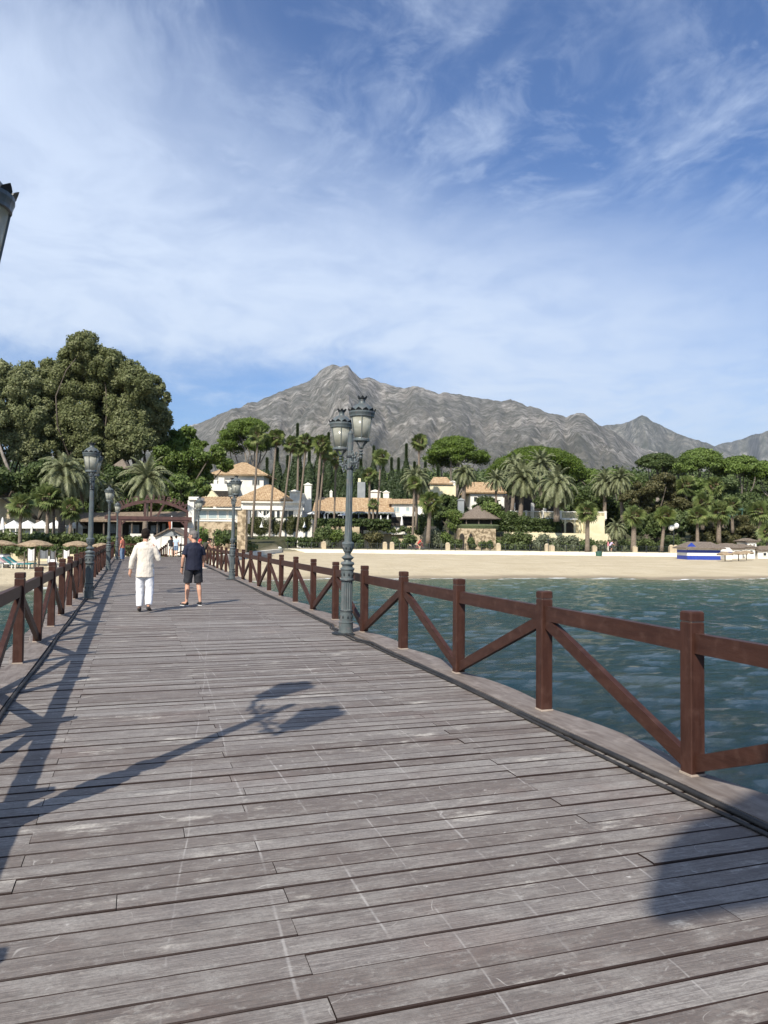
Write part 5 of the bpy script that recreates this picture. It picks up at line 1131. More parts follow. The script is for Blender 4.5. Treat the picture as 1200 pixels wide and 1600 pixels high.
# small dark roof between the trees on the left
b = Bld('small_pavilion', 'small dark pointed roof on stilts among the trees behind the left lamps', 187, 88, 'pavilion', 1)
mb = MB(); mb.add([(b.x(172), -1, b.h(187, 733)), (b.x(203), -1, b.h(187, 733)), (b.x(203), 2, b.h(187, 733)), (b.x(172), 2, b.h(187, 733)), (b.x(187), .5, b.h(187, 716))], [(0, 1, 4), (1, 2, 4), (2, 3, 4), (3, 0, 4), (3, 2, 1, 0)]); mb.build('roof', THD, b.root)
for p in (175, 187, 199): mb = MB(); mb.box(b.x(p), b.x(p) + .15, -.5, -.35, 0, b.h(p, 733)); mb.build('post', DK, b.root)
# white gabled hut at the pier's foot
b = Bld('white_gabled_hut', 'white hut with a grey gabled roof at the end of the pier, behind the couple', 264, 64, 'hut', -.35)
b.wall(238, 289, 838, None, 0, 3); mb = MB(); mb.prism([(b.x(245, -.01), b.h(265, 837.5)), (b.x(288, -.01), b.h(265, 837.5)), (b.x(267, -.01), b.h(267, 826))], -.02, 3); mb.build('gable', GY, b.root)
for s_ in (-1, 1):
    mb = MB(); mb.bar((b.x(267), 1.4, b.h(267, 825)), (b.x(267 + s_ * 25), 1.4, b.h(267, 838.5)), 3.3, .10, (0, 0, 1)); mb.build('roof_slope', THD, b.root)
for p in (252, 270, 284): mb = MB(); mb.box(b.x(p), b.x(p) + .03, -.03, -.004, -.3, b.h(p, 839)); mb.build('panel_joint', GY, b.root)
fl = empty('flag', at(268.5, 63.4, zz(268, 826, 63.4)), 0, 'drooping red and orange flag on a thin white mast above the gabled hut', 'flag')
MB().tube([(0, 0, 0), (0, 0, zz(268, 806, 63.4) - zz(268, 826, 63.4))], .045, 6).build('mast', CAN, fl)
v = []; 
for i in range(6):
    for j in range(5): v.append((-.02 - .26 * i / 5 * (1 - .12 * j), .08 * math.sin(i * 1.3 + j * .6), 1.02 - .17 * j - .10 * i))
MB().add(v, [(i * 5 + j, i * 5 + j + 1, (i + 1) * 5 + j + 1, (i + 1) * 5 + j) for i in range(5) for j in range(4)]).build('cloth', pm('red_orange_cloth', (.32, .05, .025), (.42, .12, .05), 4, .8), fl)

# ---------------------------------------------------------------- the wooden arch with cut-out letters facing the land
DA = 59.0; b = Bld('wooden_arch', 'red brown wooden arch with letters on its bow spanning the end of the pier', 238, DA, 'arch', 0)
b.root.rotation_euler = (0, 0, -R(4))
for p in (190, 289): mb = MB(); mb.box(b.x(p) - .13, b.x(p) + .13, -.13, .13, 0, b.h(238, 812)); mb.build('post', RW, b.root)
for i, (y, z) in enumerate(((807, 812), (811.5, 814.5))):
    mb = MB(); mb.box(b.x(168 + 4 * i), b.x(298 - 4 * i), -.16 + .05 * i, .16 - .05 * i, b.h(238, z) + .002 * i, b.h(238, y) - (.002 if i else 0)); mb.build('beam', RW, b.root)
arc = lambda px: 799 - 15.5 * (1 - ((px - 238) / 54.0) ** 2)
pts = [(b.x(p), 0, b.h(238, arc(p))) for p in np.linspace(184, 292, 25)]
mb = MB()
for p, q_ in zip(pts[:-1], pts[1:]): mb.bar(p, (q_[0] + .02 * (q_[0] - p[0]), 0, q_[2] + .02 * (q_[2] - p[2])), .16, .22)
mb.build('bow', RW, b.root)
for p0, p1 in (((227, 809), (227, 785)), ((236, 809), (236, 784)), ((246, 806), (255, 787)), ((185, 808), (185, 799)), ((291, 808), (291, 799))):
    mb = MB(); mb.bar((b.x(p0[0]), 0, b.h(238, p0[1])), (b.x(p1[0]), 0, b.h(238, p1[1])), .14, .16, (0, 1, 0)); mb.build('strut', RW, b.root)
for p0, p1 in (((190, 822), (200, 812)), ((289, 822), (279, 812))):
    mb = MB(); mb.bar((b.x(p0[0]), 0, b.h(238, p0[1])), (b.x(p1[0]), 0, b.h(238, p1[1])), .12, .14, (0, 1, 0)); mb.build('knee_brace', RW, b.root)
word = 'MARBELLA CLUB'; x = 283.5
for ch in word:
    if ch != ' ':
        cu = bpy.data.curves.new('letter', 'FONT'); cu.body = ch; cu.size = .62; cu.extrude = .05; cu.align_x = 'CENTER'; cu.offset = .012
        to = bpy.data.objects.new('tmp', cu); COL.objects.link(to); dg = bpy.context.evaluated_depsgraph_get(); me = bpy.data.meshes.new_from_object(to.evaluated_get(dg)); bpy.data.objects.remove(to)
        me.materials.clear(); me.materials.append(RW); lo = bpy.data.objects.new('letter', me); COL.objects.link(lo); lo.parent = b.root
        sl = math.atan2(b.h(238, arc(x + 1)) - b.h(238, arc(x - 1)), b.x(x + 1) - b.x(x - 1))
        lo.rotation_euler = (R(90), -sl * 0, R(180)); lo.rotation_mode = 'XYZ'
        lo.matrix_local = Matrix.Translation((b.x(x), 0, b.h(238, arc(x)) + .10)) @ Matrix.Rotation(-sl, 4, 'Y') @ Matrix.Rotation(math.pi, 4, 'Z') @ Matrix.Rotation(R(90), 4, 'X')
    x -= 7.6
# short stair railings at the pier's end
def short_rail(lab, pts, posts=6):
    root = empty('stair_railing', pts[0], 0, lab, 'railing'); A = Vector((0, 0, 0)); Bv = Vector(pts[1]) - Vector(pts[0])
    for k in range(posts):
        p = A.lerp(Bv, k / (posts - 1)); MB().box(p.x - .05, p.x + .05, p.y - .05, p.y + .05, p.z - .4, p.z + 1.05).build('post', M['railwood'], root)
    MB().bar((0, 0, .9), (Bv.x, Bv.y, Bv.z + .9), .06, .12).build('rail', M['railwood_h'], root)
    MB().bar((0, 0, .15), (Bv.x, Bv.y, Bv.z + .8), .05, .09).build('brace', M['railwood_h'], root)
short_rail('dark railing fanning down at the pier end, left of the couple', (tuple(at(262, 60.5, .0)), tuple(at(241, 64.5, -.9))), 9)
short_rail('dark railing at the pier end right of the couple, below the arch post', (tuple(at(272, 61, 0)), tuple(at(306, 61.5, 0))), 4)
short_rail('dark railing across the pier end left of the white shirted man', (tuple(at(196, 62.5, 0)), tuple(at(224, 62.5, 0))), 4)

# ---------------------------------------------------------------- promenade
def strip(name, mat, u0, u1, D0, D1, z0, z1, lab):
    n = 2; mb = MB(); x0 = (u0, D0); o = MB().box(u0, u1, D0, D1, z0, z1).build(name, mat, None, loc=(0, 0, 0), rz=yrz()); return tag(o, lab, None, None, 'structure')
strip('promenade', PAV, -13.6, 75, 104.15, 109.5, -.8, .045, 'pale promenade paving behind the low white wall')
strip('promenade', PAV, -34, -13.7, 62.8, 65, -.8, .035, 'pale paved landing at the end of the pier')
sw = MB().box(-13.7, 75, 103.5, 104.1, -1.2, .03).build('sea_wall', WPL, None, rz=yrz()); tag(sw, 'long low whitewashed wall between the beach and the promenade', 'wall')
sw = MB().box(-14.3, -13.72, 62, 104.1, -1.2, .05).build('sea_wall', WPL, None, rz=yrz()); tag(sw, 'low whitewashed wall running from the pier towards the promenade', 'wall')
rl = empty('promenade_railing', at(560, 104.6, .05), yrz(), 'thin dark railing with slim posts along the promenade', 'railing')
xs = [450, 468, 487, 520, 537, 557, 575, 590, 625, 644, 671, 690, 712, 728, 753, 766, 790, 805, 828, 845, 857, 885, 906, 945, 972, 1010, 1030, 1065]
for p in xs: x = uu(p, 104.6) - uu(560, 104.6); MB().box(x - .045, x + .045, -.045, .045, -.1, 1.0).build('post', M['iron_dark'], rl)
a, c = uu(444, 104.6) - uu(560, 104.6), uu(1070, 104.6) - uu(560, 104.6)
for z in (.2, .85): MB().box(a, c, -.010, .010, z, z + .014).build('rail', M['iron'], rl)
mb = MB()
for p in np.arange(444, 1070, 3.4): x = uu(p, 104.6) - uu(560, 104.6); mb.box(x - .006, x + .006, -.006, .006, .1, .86)
tag(mb.build('thin_bars', M['iron'], rl), None, None, None, 'stuff')
PL = [(507, 'before the stone wall left of the lamp'), (602, 'left one of the pair right of the lamp'), (613, 'right one of the pair right of the lamp'), (700, 'right of the stout palm'), (779, 'right of the gazebo base'), (855, 'left one of the tall pair'), (863, 'right one of the tall pair'), (929, 'between the green bin and first fan palm'), (992, 'at the foot of the second fan palm'), (1049, 'left of the globe lamp post'), (1056, 'right of the globe lamp post')]
for i, (p, l_) in enumerate(PL):
    D = 104.9 if p != 436 else 100; h = m_(13 if p < 860 or p > 1040 else 11, D); w = m_(7, D) / 2; root = at(p, D, 0); mb = MB()
    mb.bbox(-w, w, -w, w, 0, h * .8, .03); mb.lathe([(w * .98, h * .8), (w * .9, h * .9), (w * .55, h * .98), (.02, h)], 10); tag(mb.build('stone_pillar', SW, None, loc=root, rz=yrz()), 'stubby pale stone pillar ' + l_, 'pillar', 'stone pillars along the promenade')
# post lamps of the promenade
for i, (p, y0, lab, gl) in enumerate(((1053, 826, 'black post with two white globes left of the striped kiosk', 2), (857, 845, 'short black lamp post between the tall pair of pillars', 1), (425, 815, 'dark lamp post before the white terrace wall', 1))):
    D = 106 if p != 425 else 118; root = empty('post_lamp', at(p, D, 0), yrz(), lab, 'street lamp'); H = zz(p, y0, D)
    MB().tube([(0, 0, 0), (0, 0, H)], .07, 7).build('post', M['iron_dark'], root)
    if gl == 2:
        for s_ in (-1, 1): MB().ell((s_ * .32, 0, H + .25 * (1 + s_ * .6)), (.42, .42, .42), 12, 8).build('globe', CAN, root, True)
    else: MB().lathe([(.10, H - .1), (.2, H + .1), (.05, H + .3)], 8).build('lantern', M['iron_dark'], root)
# bins
for p, y, D, lab in ((436, 862, 102.5, 'pale green bin with a white top at the foot of the leaning palms'), (936, 872, 102.6, 'dark green bin against the white wall, below the two cyclists')):
    z = zz(p, y + (6 if p == 436 else 3), D); root = empty('litter_bin', at(p, D, z), 0, lab, 'bin'); h = 1.0
    MB().lathe([(.32, -.3), (.42, h * .8), (.42, h)], 12).build('body', pm('bin_green', (.20, .36, .26) if p == 436 else (.03, .10, .07)), root); MB().lathe([(.46, h + .002), (.44, h + .12), (.2, h + .2)], 12).build('lid', CAN if p == 436 else GRN, root)
# loungers and screens on the left beach
def lounger(px, D, rz, lab, mat):
    z = terr(uu(px, D), D)[0].item(); root = empty('sun_lounger', at(px, D, z), rz, lab, 'sun lounger', 'sun loungers on the left beach')
    MB().box(-.32, .32, -.9, .35, .28, .36).build('seat', mat, root); MB().bar((0, .35, .33), (0, .95, .78), .64, .07, (0, 0, 1)).build('backrest', mat, root)
    for sx in (-.28, .28):
        for sy in (-.8, .3): MB().box(sx - .03, sx + .03, sy - .03, sy + .03, -.1, .28).build('leg', WH, root)
TEAL = pm('teal_towel', (.02, .16, .17), (.04, .22, .23)); GT = pm('grey_mesh', (.12, .13, .14), (.18, .19, .2)); PK = pm('pink_towel', (.55, .38, .38), (.6, .42, .42))
for i, a in enumerate(((2, 54, .3, 'white sun lounger cut by the left edge', CAN), (12, 53, 1.2, 'white sun lounger second from the left edge', CAN), (20, 53.5, 1.4, 'pink covered sun lounger on the left beach', PK), (29, 53, 1.5, 'teal covered sun lounger, left one', TEAL), (37, 53.6, 1.5, 'teal covered sun lounger, right one beside the white towel', TEAL), (-8, 53, 1.2, 'grey sun lounger beyond the left edge', GT), (10, 56, .2, 'grey sun lounger behind the white ones', GT), (84, 55, .2, 'white sun lounger before the grey screen', CAN), (160, 55, .4, 'white sun lounger between the left lamps', CAN))): lounger(*a)
for px, D, w, y0, y1, mt, lab in ((50, 53, 11, 858, 876, CAN, 'white towel hung over a rack on the left beach'), (70, 54, 13, 860, 873, GT, 'grey mesh windbreak, left of the pair'), (84, 54, 9, 861, 874, GT, 'grey mesh windbreak, right of the pair'), (105, 54, 10, 860, 872, CAN, 'white board standing left of the nearest left lamp')):
    z0, z1 = zz(px, y1, D), zz(px, y0, D); w2 = m_(w, D) / 2; root = empty('beach_screen', at(px, D, z0), yrz(), lab, 'screen'); n = 7
    v = [(-w2 + 2 * w2 * i / (n - 1), .06 * math.sin(i * 1.4), (z1 - z0) * k + (.05 * math.cos(i) if k else 0)) for k in (0, 1) for i in range(n)] + [(-w2 + 2 * w2 * i / (n - 1), .06 * math.sin(i * 1.4) + .03, (z1 - z0) * k + (.05 * math.cos(i) if k else 0)) for k in (0, 1) for i in range(n)]
    MB().add(v, [(i, i + 1, n + i + 1, n + i) for i in range(n - 1)] + [(2 * n + i + 1, 2 * n + i, 3 * n + i, 3 * n + i + 1) for i in range(n - 1)] + [(n + i, n + i + 1, 3 * n + i + 1, 3 * n + i) for i in range(n - 1)]).build('cloth', mt, root)
    for s_ in (-1, 1): MB().tube([(s_ * w2, .015, -.5), (s_ * w2, .015, z1 - z0 + .1)], .03, 6).build('stake', BARK, root)
# rope posts across the left sand
for i, (p, y, lab) in enumerate(((40, 868, 'thin wooden stake in the left beach sand, left one'), (62, 870, 'thin wooden stake in the left beach sand, middle one'), (88, 868, 'thin wooden stake in the left beach sand, right one'))):
    D = 52; z = terr(uu(p, D), D)[0].item(); mb = MB(); mb.tube([(0, 0, -.3), (0, 0, 1.25)], .035, 6); tag(mb.build('stake', BARK, None, loc=at(p, D, z)), lab, 'stake')
# ---------------------------------------------------------------- people
SKIN = pm('skin', (.50, .27, .18), (.56, .32, .22), 6, .55, spec=.35)
HAIRD = pm('dark_hair', (.010, .007, .006), (.024, .017, .013), 40, .8, .4, 90, spec=.15)
HAIRG = pm('grey_hair', (.10, .09, .085), (.17, .155, .145), 40, .7, .4, 90)
def cloth(name, c1, c2=None, bump=.8): return pm(name, c1, c2 or c1, 5, .85, bump, 7, stretch=(1, 1, .45), bdist=.03)
def remesh(o, vox, smooth=4):
    m1 = o.modifiers.new('Remesh', 'REMESH'); m1.mode = 'VOXEL'; m1.voxel_size = vox; m1.use_smooth_shade = True
    m2 = o.modifiers.new('Smooth', 'SMOOTH'); m2.iterations = smooth; m2.factor = .5
    return o
def fold(o, st):
    tx = bpy.data.textures.get('folds') or bpy.data.textures.new('folds', 'CLOUDS'); tx.noise_scale = .11; tx.noise_depth = 2
    d = o.modifiers.new('Folds', 'DISPLACE'); d.texture = tx; d.strength = st; d.mid_level = .5; return o
def hand(mb, wr, d, side, pn, curl=.5, s=1.0):
    """wr wrist, d pointing direction, side = thumb direction, pn = palm normal (fingers curl towards it)"""
    wr, d, side, pn = Vector(wr), Vector(d).normalized(), Vector(side).normalized(), Vector(pn).normalized()
    mb.tube([wr - d * .02, wr + d * .03 * s, wr + d * .085 * s, wr + d * .10 * s], [(.024 * s, .018 * s), (.036 * s, .016 * s), (.042 * s, .014 * s), (.036 * s, .011 * s)] if abs(side.x) > .5 else .032 * s, 8)
    for i, L in enumerate((.072, .080, .074, .058)):
        o = side * (.030 - .020 * i) * s; p = wr + d * .088 * s + o; dd = d.copy(); pts = [p]
        for k in range(3):
            dd = (dd + pn * curl * (.55 + .2 * k)).normalized(); p = p + dd * L * s / 3; pts.append(p)
        mb.tube([tuple(q) for q in pts], [.0105 * s, .0098 * s, .009 * s, .0075 * s], 6)
    p = wr + d * .02 * s + side * .028 * s; dd = (d * .7 + side * .75 + pn * .25).normalized(); pts = [p]
    for k in range(3): p = p + dd * .026 * s; dd = (dd * .8 + d * .35 + pn * .2).normalized(); pts.append(p)
    mb.tube([tuple(q) for q in pts], [.013 * s, .012 * s, .011 * s, .008 * s], 6)
def head(mb, c, yaw, pitch=0, s=1.1):
    Rm = Matrix.Rotation(yaw, 3, 'Z') @ Matrix.Rotation(pitch, 3, 'X'); c = Vector(c); T = lambda x, y, z: tuple(c + Rm @ Vector((x * s, y * s, z * s)))
    mb.ell(c + Rm @ Vector((0, -.008 * s, .03 * s)), (.076 * s, .095 * s, .092 * s), 16, 12, Rm)
    mb.ell(c + Rm @ Vector((0, .022 * s, -.03 * s)), (.058 * s, .066 * s, .082 * s), 14, 10, Rm)
    mb.ell(c + Rm @ Vector((0, .060 * s, -.088 * s)), (.026 * s, .024 * s, .020 * s), 10, 8, Rm)
    mb.tube([T(0, .082, .022), T(0, .094, .0), T(0, .108, -.022), T(0, .090, -.032)], [.008 * s, .011 * s, .015 * s, .011 * s], 8)
    mb.ell(T(0, .084, -.052), (.024 * s, .010 * s, .007 * s), 10, 6, Rm); mb.ell(T(0, .080, -.063), (.020 * s, .010 * s, .007 * s), 10, 6, Rm)
    mb.ell(T(0, .078, .034), (.045 * s, .014 * s, .010 * s), 10, 6, Rm)
    for sx in (-1, 1):
        mb.ell(T(sx * .078, -.006, -.005), (.010 * s, .020 * s, .032 * s), 8, 8, Rm @ Matrix.Rotation(sx * .3, 3, 'Z'))
    return Rm, T
def person(lab, loc, rz, J, wear, H=1.76, vox=.008, hair=HAIRD, hairtype='short', head_yaw=0.0, head_pitch=0.0, hands=True, extra=None, group=None, fat=1.0, skin=None):
    """J: joints in metres for a 1.76 m figure: local x right, y forward"""
    root = empty('person', loc, rz, lab, 'person', group); k = H / 1.76; root.scale = (k, k, k); skin = skin or SKIN
    V3 = lambda n: Vector(J[n]); mb = MB(); pel, che, nek, hd = V3('pelvis'), V3('chest'), V3('neck'), V3('head')
    sl, sr = V3('sho_l'), V3('sho_r'); hl, hr = V3('hip_l'), V3('hip_r')
    wa = pel.lerp(che, .5) + Vector((0, .0, 0))
    f = fat
    mb.tube([tuple(pel + Vector((0, 0, -.10))), tuple(pel), tuple(pel + (wa - pel) * .5), tuple(wa), tuple(che + (wa - che) * .4), tuple(che + Vector((0, 0, .06))), tuple(nek + Vector((0, 0, -.045)))],
            [(.13 * f, .10 * f), (.165 * f, .118 * f), (.155 * f, .112 * f), (.148 * f, .108 * f), (.165 * f, .115 * f), (.165, .108), (.075, .07)], 16)
    mb.tube([tuple(sl), tuple(nek + Vector((0, -.01, -.05))), tuple(sr)], [.050, .068, .050], 10)
    mb.tube([tuple(nek + Vector((0, 0, -.06))), tuple(nek + Vector((0, .0, .02))), tuple(hd + Vector((0, -.01, -.05)))], [.066, .056, .055], 12)
    for sd_ in 'lr':
        a, e, w = V3('sho_' + sd_), V3('elb_' + sd_), V3('wri_' + sd_)
        mb.tube([tuple(a), tuple(a.lerp(e, .35)), tuple(a.lerp(e, .8)), tuple(e), tuple(e.lerp(w, .3)), tuple(e.lerp(w, .75)), tuple(w)], [.056, .051, .042, .039, .041, .031, .025], 10)
        h, kn, an = V3('hip_' + sd_), V3('kne_' + sd_), V3('ank_' + sd_)
        mb.tube([tuple(h + Vector((0, 0, .03))), tuple(h.lerp(kn, .25)), tuple(h.lerp(kn, .75)), tuple(kn), tuple(kn.lerp(an, .3) + Vector((0, -.018, 0))), tuple(kn.lerp(an, .7) + Vector((0, -.004, 0))), tuple(an)], [.094 * f, .088 * f, .063, .054, .058, .040, .034], 12)
        toe = V3('toe_' + sd_); mb.tube([tuple(an + Vector((0, -.03, -.03))), tuple(an + (toe - an) * .5 + Vector((0, 0, -.005))), tuple(toe)], [(.032, .035), (.040, .03), (.034, .018)], 8)
        d = (w - e).normalized()
        if hands: hand(mb, w, d, J.get('thumb_' + sd_, (0, 1, 0)), J.get('palm_' + sd_, (1 if sd_ == 'l' else -1, 0, 0)), J.get('curl_' + sd_, .35), 1.0)
        else: mb.ell(tuple(w + d * .07), (.03, .035, .07), 8, 6)
    Rm, T = head(mb, hd, head_yaw, head_pitch)
    body = remesh(mb.build('body', skin, root), vox, 3)
    if vox < .012:
        for sx in (-1, 1):
            MB().ell(T(sx * .032, .077, .012), (.011, .006, .007), 8, 6, Rm).build('eye', CAN, body, True); MB().ell(T(sx * .032, .083, .012), (.005, .003, .005), 6, 5, Rm).build('pupil', HAIRD, body, True)
    hm = MB()
    if hairtype != 'none':
        hm.ell(hd + Rm @ Vector((0, -.022, .052)), (.093, .108, .094), 14, 10, Rm); hm.ell(hd + Rm @ Vector((0, -.050, -.002)), (.086, .074, .084), 12, 8, Rm)
        if hairtype == 'short': hm.ell(hd + Rm @ Vector((0, .03, .10)), (.060, .050, .034), 10, 6, Rm)
        if hairtype == 'long': hm.tube([T(0, -.05, .04), T(0, -.09, -.05), T(0, -.10, -.20)], [.075, .07, .03], 10)
        if hairtype == 'bun': hm.ell(hd + Rm @ Vector((0, -.08, .10)), (.04, .04, .04), 8, 6)
        remesh(hm.build('hair', hair, root), max(vox, .008), 2)
    # clothes
    for w_ in wear:
        cm = MB(); t = w_['type']; g_ = w_.get('loose', .022); mt = w_['mat']
        if t in ('shirt', 'tee', 'top'):
            hem = w_.get('hem', -.06); hz = pel + Vector((0, 0, hem))
            cm.tube([tuple(hz), tuple(pel + Vector((0, 0, .05))), tuple(wa), tuple(che + (wa - che) * .4), tuple(che + Vector((0, 0, .07))), tuple(nek + Vector((0, -.005, -.045))), tuple(nek + Vector((0, -.008, -.01)))],
                    [((.178 * f + g_), (.135 * f + g_)), ((.168 * f + g_), (.122 * f + g_)), (.155 * f + g_, .114 * f + g_), (.168 * f + g_, .116 * f + g_), (.170 + g_ * .7, .112 + g_ * .7), (.085, .085), (.064 + g_ * .3, .062 + g_ * .3)], 18)
            cm.tube([tuple(sl), tuple(nek + Vector((0, -.01, -.048))), tuple(sr)], [.056, .074, .056], 10)
            for sd_ in 'lr':
                a, e, w = V3('sho_' + sd_), V3('elb_' + sd_), V3('wri_' + sd_)
                if t == 'shirt': cm.tube([tuple(a), tuple(a.lerp(e, .4)), tuple(e), tuple(e.lerp(w, .5)), tuple(e.lerp(w, .90))], [.062, .060 + g_ * .15, .052 + g_ * .25, .047 + g_ * .3, .041 + g_ * .3], 10)
                elif t == 'tee': cm.tube([tuple(a), tuple(a.lerp(e, .4)), tuple(a.lerp(e, .78))], [.070, .070, .072], 10)
                else: cm.ell(tuple(a), (.06, .06, .06), 8, 6)
        elif t in ('trousers', 'shorts', 'skirt'):
            cm.tube([tuple(pel + Vector((0, 0, .07))), tuple(pel), tuple(pel + Vector((0, 0, -.09)))], [(.150 * f + g_ * .3, .112 * f + g_ * .3), (.172 * f + g_ * .5, .125 * f + g_ * .5), (.16 * f + g_, .115 * f + g_)], 16)
            end = {'trousers': (1, .93), 'shorts': (0, w_.get('len', .92)), 'skirt': (0, .6)}[t]
            for sd_ in 'lr':
                h, kn, an = V3('hip_' + sd_), V3('kne_' + sd_), V3('ank_' + sd_); pts = [h + Vector((0, 0, .03)), h.lerp(kn, .3)]; rd = [.100 * f + g_ * .4, .094 * f + g_ * .6]
                if end[0]: pts += [h.lerp(kn, .8), kn, kn.lerp(an, .5), kn.lerp(an, .95)]; rd += [.078 + g_, .076 + g_, .070 + g_, .060 + g_]
                else: pts += [h.lerp(kn, end[1] * .7), h.lerp(kn, end[1])]; rd += [.084 + g_, .082 + g_]
                cm.tube([tuple(q) for q in pts], rd, 12)
        elif t == 'shoes':
            for sd_ in 'lr':
                an, toe = V3('ank_' + sd_), V3('toe_' + sd_); d = (toe - an); sm = MB(); he = an + Vector((-d.x * .28, -d.y * .28, 0)); he.z = an.z - .055 + (0 if an.z < .11 else .0)
                sm.tube([tuple(he + Vector((0, 0, .01))), tuple(he.lerp(toe, .25) + Vector((0, 0, .018))), tuple(he.lerp(toe, .6) + Vector((0, 0, .006))), tuple(toe), tuple(toe + d.normalized() * .025)], [(.030, .034), (.040, .048), (.046, .036), (.042, .024), (.022, .012)], 10)
                sm.tube([tuple(an + Vector((0, 0, -.005))), tuple(he.lerp(toe, .2) + Vector((0, 0, .01)))], [.040, .042], 8)
                sh = remesh(sm.build('shoe', mt, root), max(vox, .009), 2)
                if w_.get('sole'):
                    s2 = MB(); z = -.034; s2.tube([tuple(he + Vector((0, -.01, z))), tuple(he.lerp(toe, .5) + Vector((0, 0, z - .002))), tuple(toe + Vector((0, 0, -.028)))], [(.036, .010), (.050, .010), (.044, .009)], 10); s2.build('sole', w_['sole'], sh)
            continue
        fold(remesh(cm.build({'tee': 't_shirt', 'top': 'top', 'shirt': 'shirt', 'trousers': 'trousers', 'shorts': 'shorts', 'skirt': 'skirt'}[t], mt, root), max(vox, .011), 4), .022 if vox < .012 else .01)
    if extra: extra(root, V3)
    return root
def stand(**kw):
    J = dict(pelvis=(0, 0, .93), chest=(0, 0, 1.28), neck=(0, -.01, 1.48), head=(0, .015, 1.625), sho_l=(-.165, 0, 1.39), sho_r=(.165, 0, 1.39), elb_l=(-.24, -.02, 1.12), elb_r=(.24, -.02, 1.12), wri_l=(-.25, .05, .88), wri_r=(.25, .05, .88),
             hip_l=(-.09, 0, .88), hip_r=(.09, 0, .88), kne_l=(-.10, .02, .49), kne_r=(.10, .02, .49), ank_l=(-.10, -.03, .09), ank_r=(.10, -.03, .09), toe_l=(-.12, .13, .035), toe_r=(.12, .13, .035))
    J.update(kw); return J
BEIGE = cloth('beige_linen', (.60, .54, .46), (.68, .63, .55), 1.0); WHT = cloth('white_cotton', (.66, .67, .70), (.78, .79, .82), 1.0); NAVY = cloth('navy_cotton', (.004, .006, .020), (.007, .010, .030)); BLK = cloth('black_cotton', (.012, .013, .017), (.024, .026, .032)); BLKL = pm('black_leather', (.012, .011, .011), (.02, .018, .018), 5, .35)
# man in a beige shirt walking away, phone hand raised
J1 = stand(elb_l=(-.255, -.05, 1.13), wri_l=(-.295, -.02, .885), thumb_l=(.3, 1, 0), palm_l=(1, .2, 0), curl_l=.35,
           elb_r=(.27, .02, 1.11), wri_r=(.235, .235, 1.245), thumb_r=(-1, 0, .2), palm_r=(-.6, .2, .6), curl_r=.6,
           kne_l=(-.105, .07, .50), ank_l=(-.10, .05, .09), toe_l=(-.13, .21, .035), kne_r=(.10, -.01, .49), ank_r=(.10, -.20, .135), toe_r=(.125, -.07, .04), chest=(0, .01, 1.29), head=(.0, .02, 1.625))
def phone(root, V):
    MB().bar(V('wri_r') + Vector((-.02, .02, .10)), V('wri_r') + Vector((-.035, .06, .22)), .07, .009, (0, 1, 0)).build('phone', BLKL, root)
person('dark haired man in a long beige shirt and white trousers walking away from the viewer', at(228.5, 16.15, .005), -R(YAW) + R(12), J1,
       [dict(type='shirt', mat=BEIGE, hem=-.20, loose=.024), dict(type='trousers', mat=WHT, loose=.012), dict(type='shoes', mat=BLKL)], 1.77, .0085, HAIRD, 'short', R(-8), R(-4), True, None, None, .92)
J2 = stand(elb_l=(-.26, -.05, 1.12), wri_l=(-.265, .03, .87), thumb_l=(0, 1, 0), palm_l=(1, 0, 0), curl_l=.5, elb_r=(.255, .05, 1.13), wri_r=(.22, .20, .93), head=(-.02, .03, 1.625),
           kne_l=(-.13, .03, .49), ank_l=(-.15, .0, .09), toe_l=(-.25, .12, .035), kne_r=(.13, .01, .49), ank_r=(.155, -.06, .09), toe_r=(.16, .11, .035), hip_l=(-.10, 0, .88), hip_r=(.10, 0, .88))
def watch(root, V):
    d = (V('wri_l') - V('elb_l')).normalized(); p = V('wri_l') - d * .035; MB().tube([tuple(p - d * .012), tuple(p + d * .012)], .033, 12).build('watch_strap', BLKL, root)
person('grey haired man in a navy t-shirt and dark shorts looking left, arm hanging', at(304, 17.75, .005), -R(YAW) + R(28), J2,
       [dict(type='tee', mat=NAVY, hem=-.10, loose=.03), dict(type='shorts', mat=BLK, loose=.018, len=.90), dict(type='shoes', mat=BLKL, sole=CAN)], 1.75, .0085, HAIRG, 'cropped', R(48), R(-2), True, watch, None, 1.02)
# people leaning on the right railing
J3 = stand(chest=(0, .16, 1.20), neck=(0, .30, 1.36), head=(0, .40, 1.44), sho_l=(-.17, .25, 1.30), sho_r=(.17, .25, 1.30), elb_l=(-.22, .42, 1.08), elb_r=(.22, .42, 1.08), wri_l=(-.10, .60, 1.10), wri_r=(.10, .60, 1.10), pelvis=(0, -.02, .93), kne_l=(-.1, 0, .49), ank_l=(-.1, -.05, .09), kne_r=(.1, .05, .49), ank_r=(.1, .04, .09), toe_l=(-.12, .1, .035), toe_r=(.12, .2, .035))
TAN = cloth('tan_vest', (.62, .50, .36)); KHA = cloth('dark_khaki', (.03, .028, .02), (.05, .045, .03)); REDC = cloth('red_cotton', (.42, .03, .03), (.5, .05, .04)); LBL = cloth('light_blue', (.36, .46, .56), (.46, .55, .64)); JEAN = cloth('jean_blue', (.10, .16, .26), (.17, .24, .34)); ORG = cloth('orange', (.42, .12, .08), (.50, .17, .11)); CREAM = cloth('cream_cloth', (.62, .58, .50))
person('person in a tan vest leaning over the right railing, arms on the rail', (3.05, 38.6, .0), -R(75), J3, [dict(type='top', mat=KHA), dict(type='shorts', mat=KHA)] + [dict(type='shoes', mat=CREAM)], 1.72, .014, HAIRD, 'short', 0, R(-15), False)
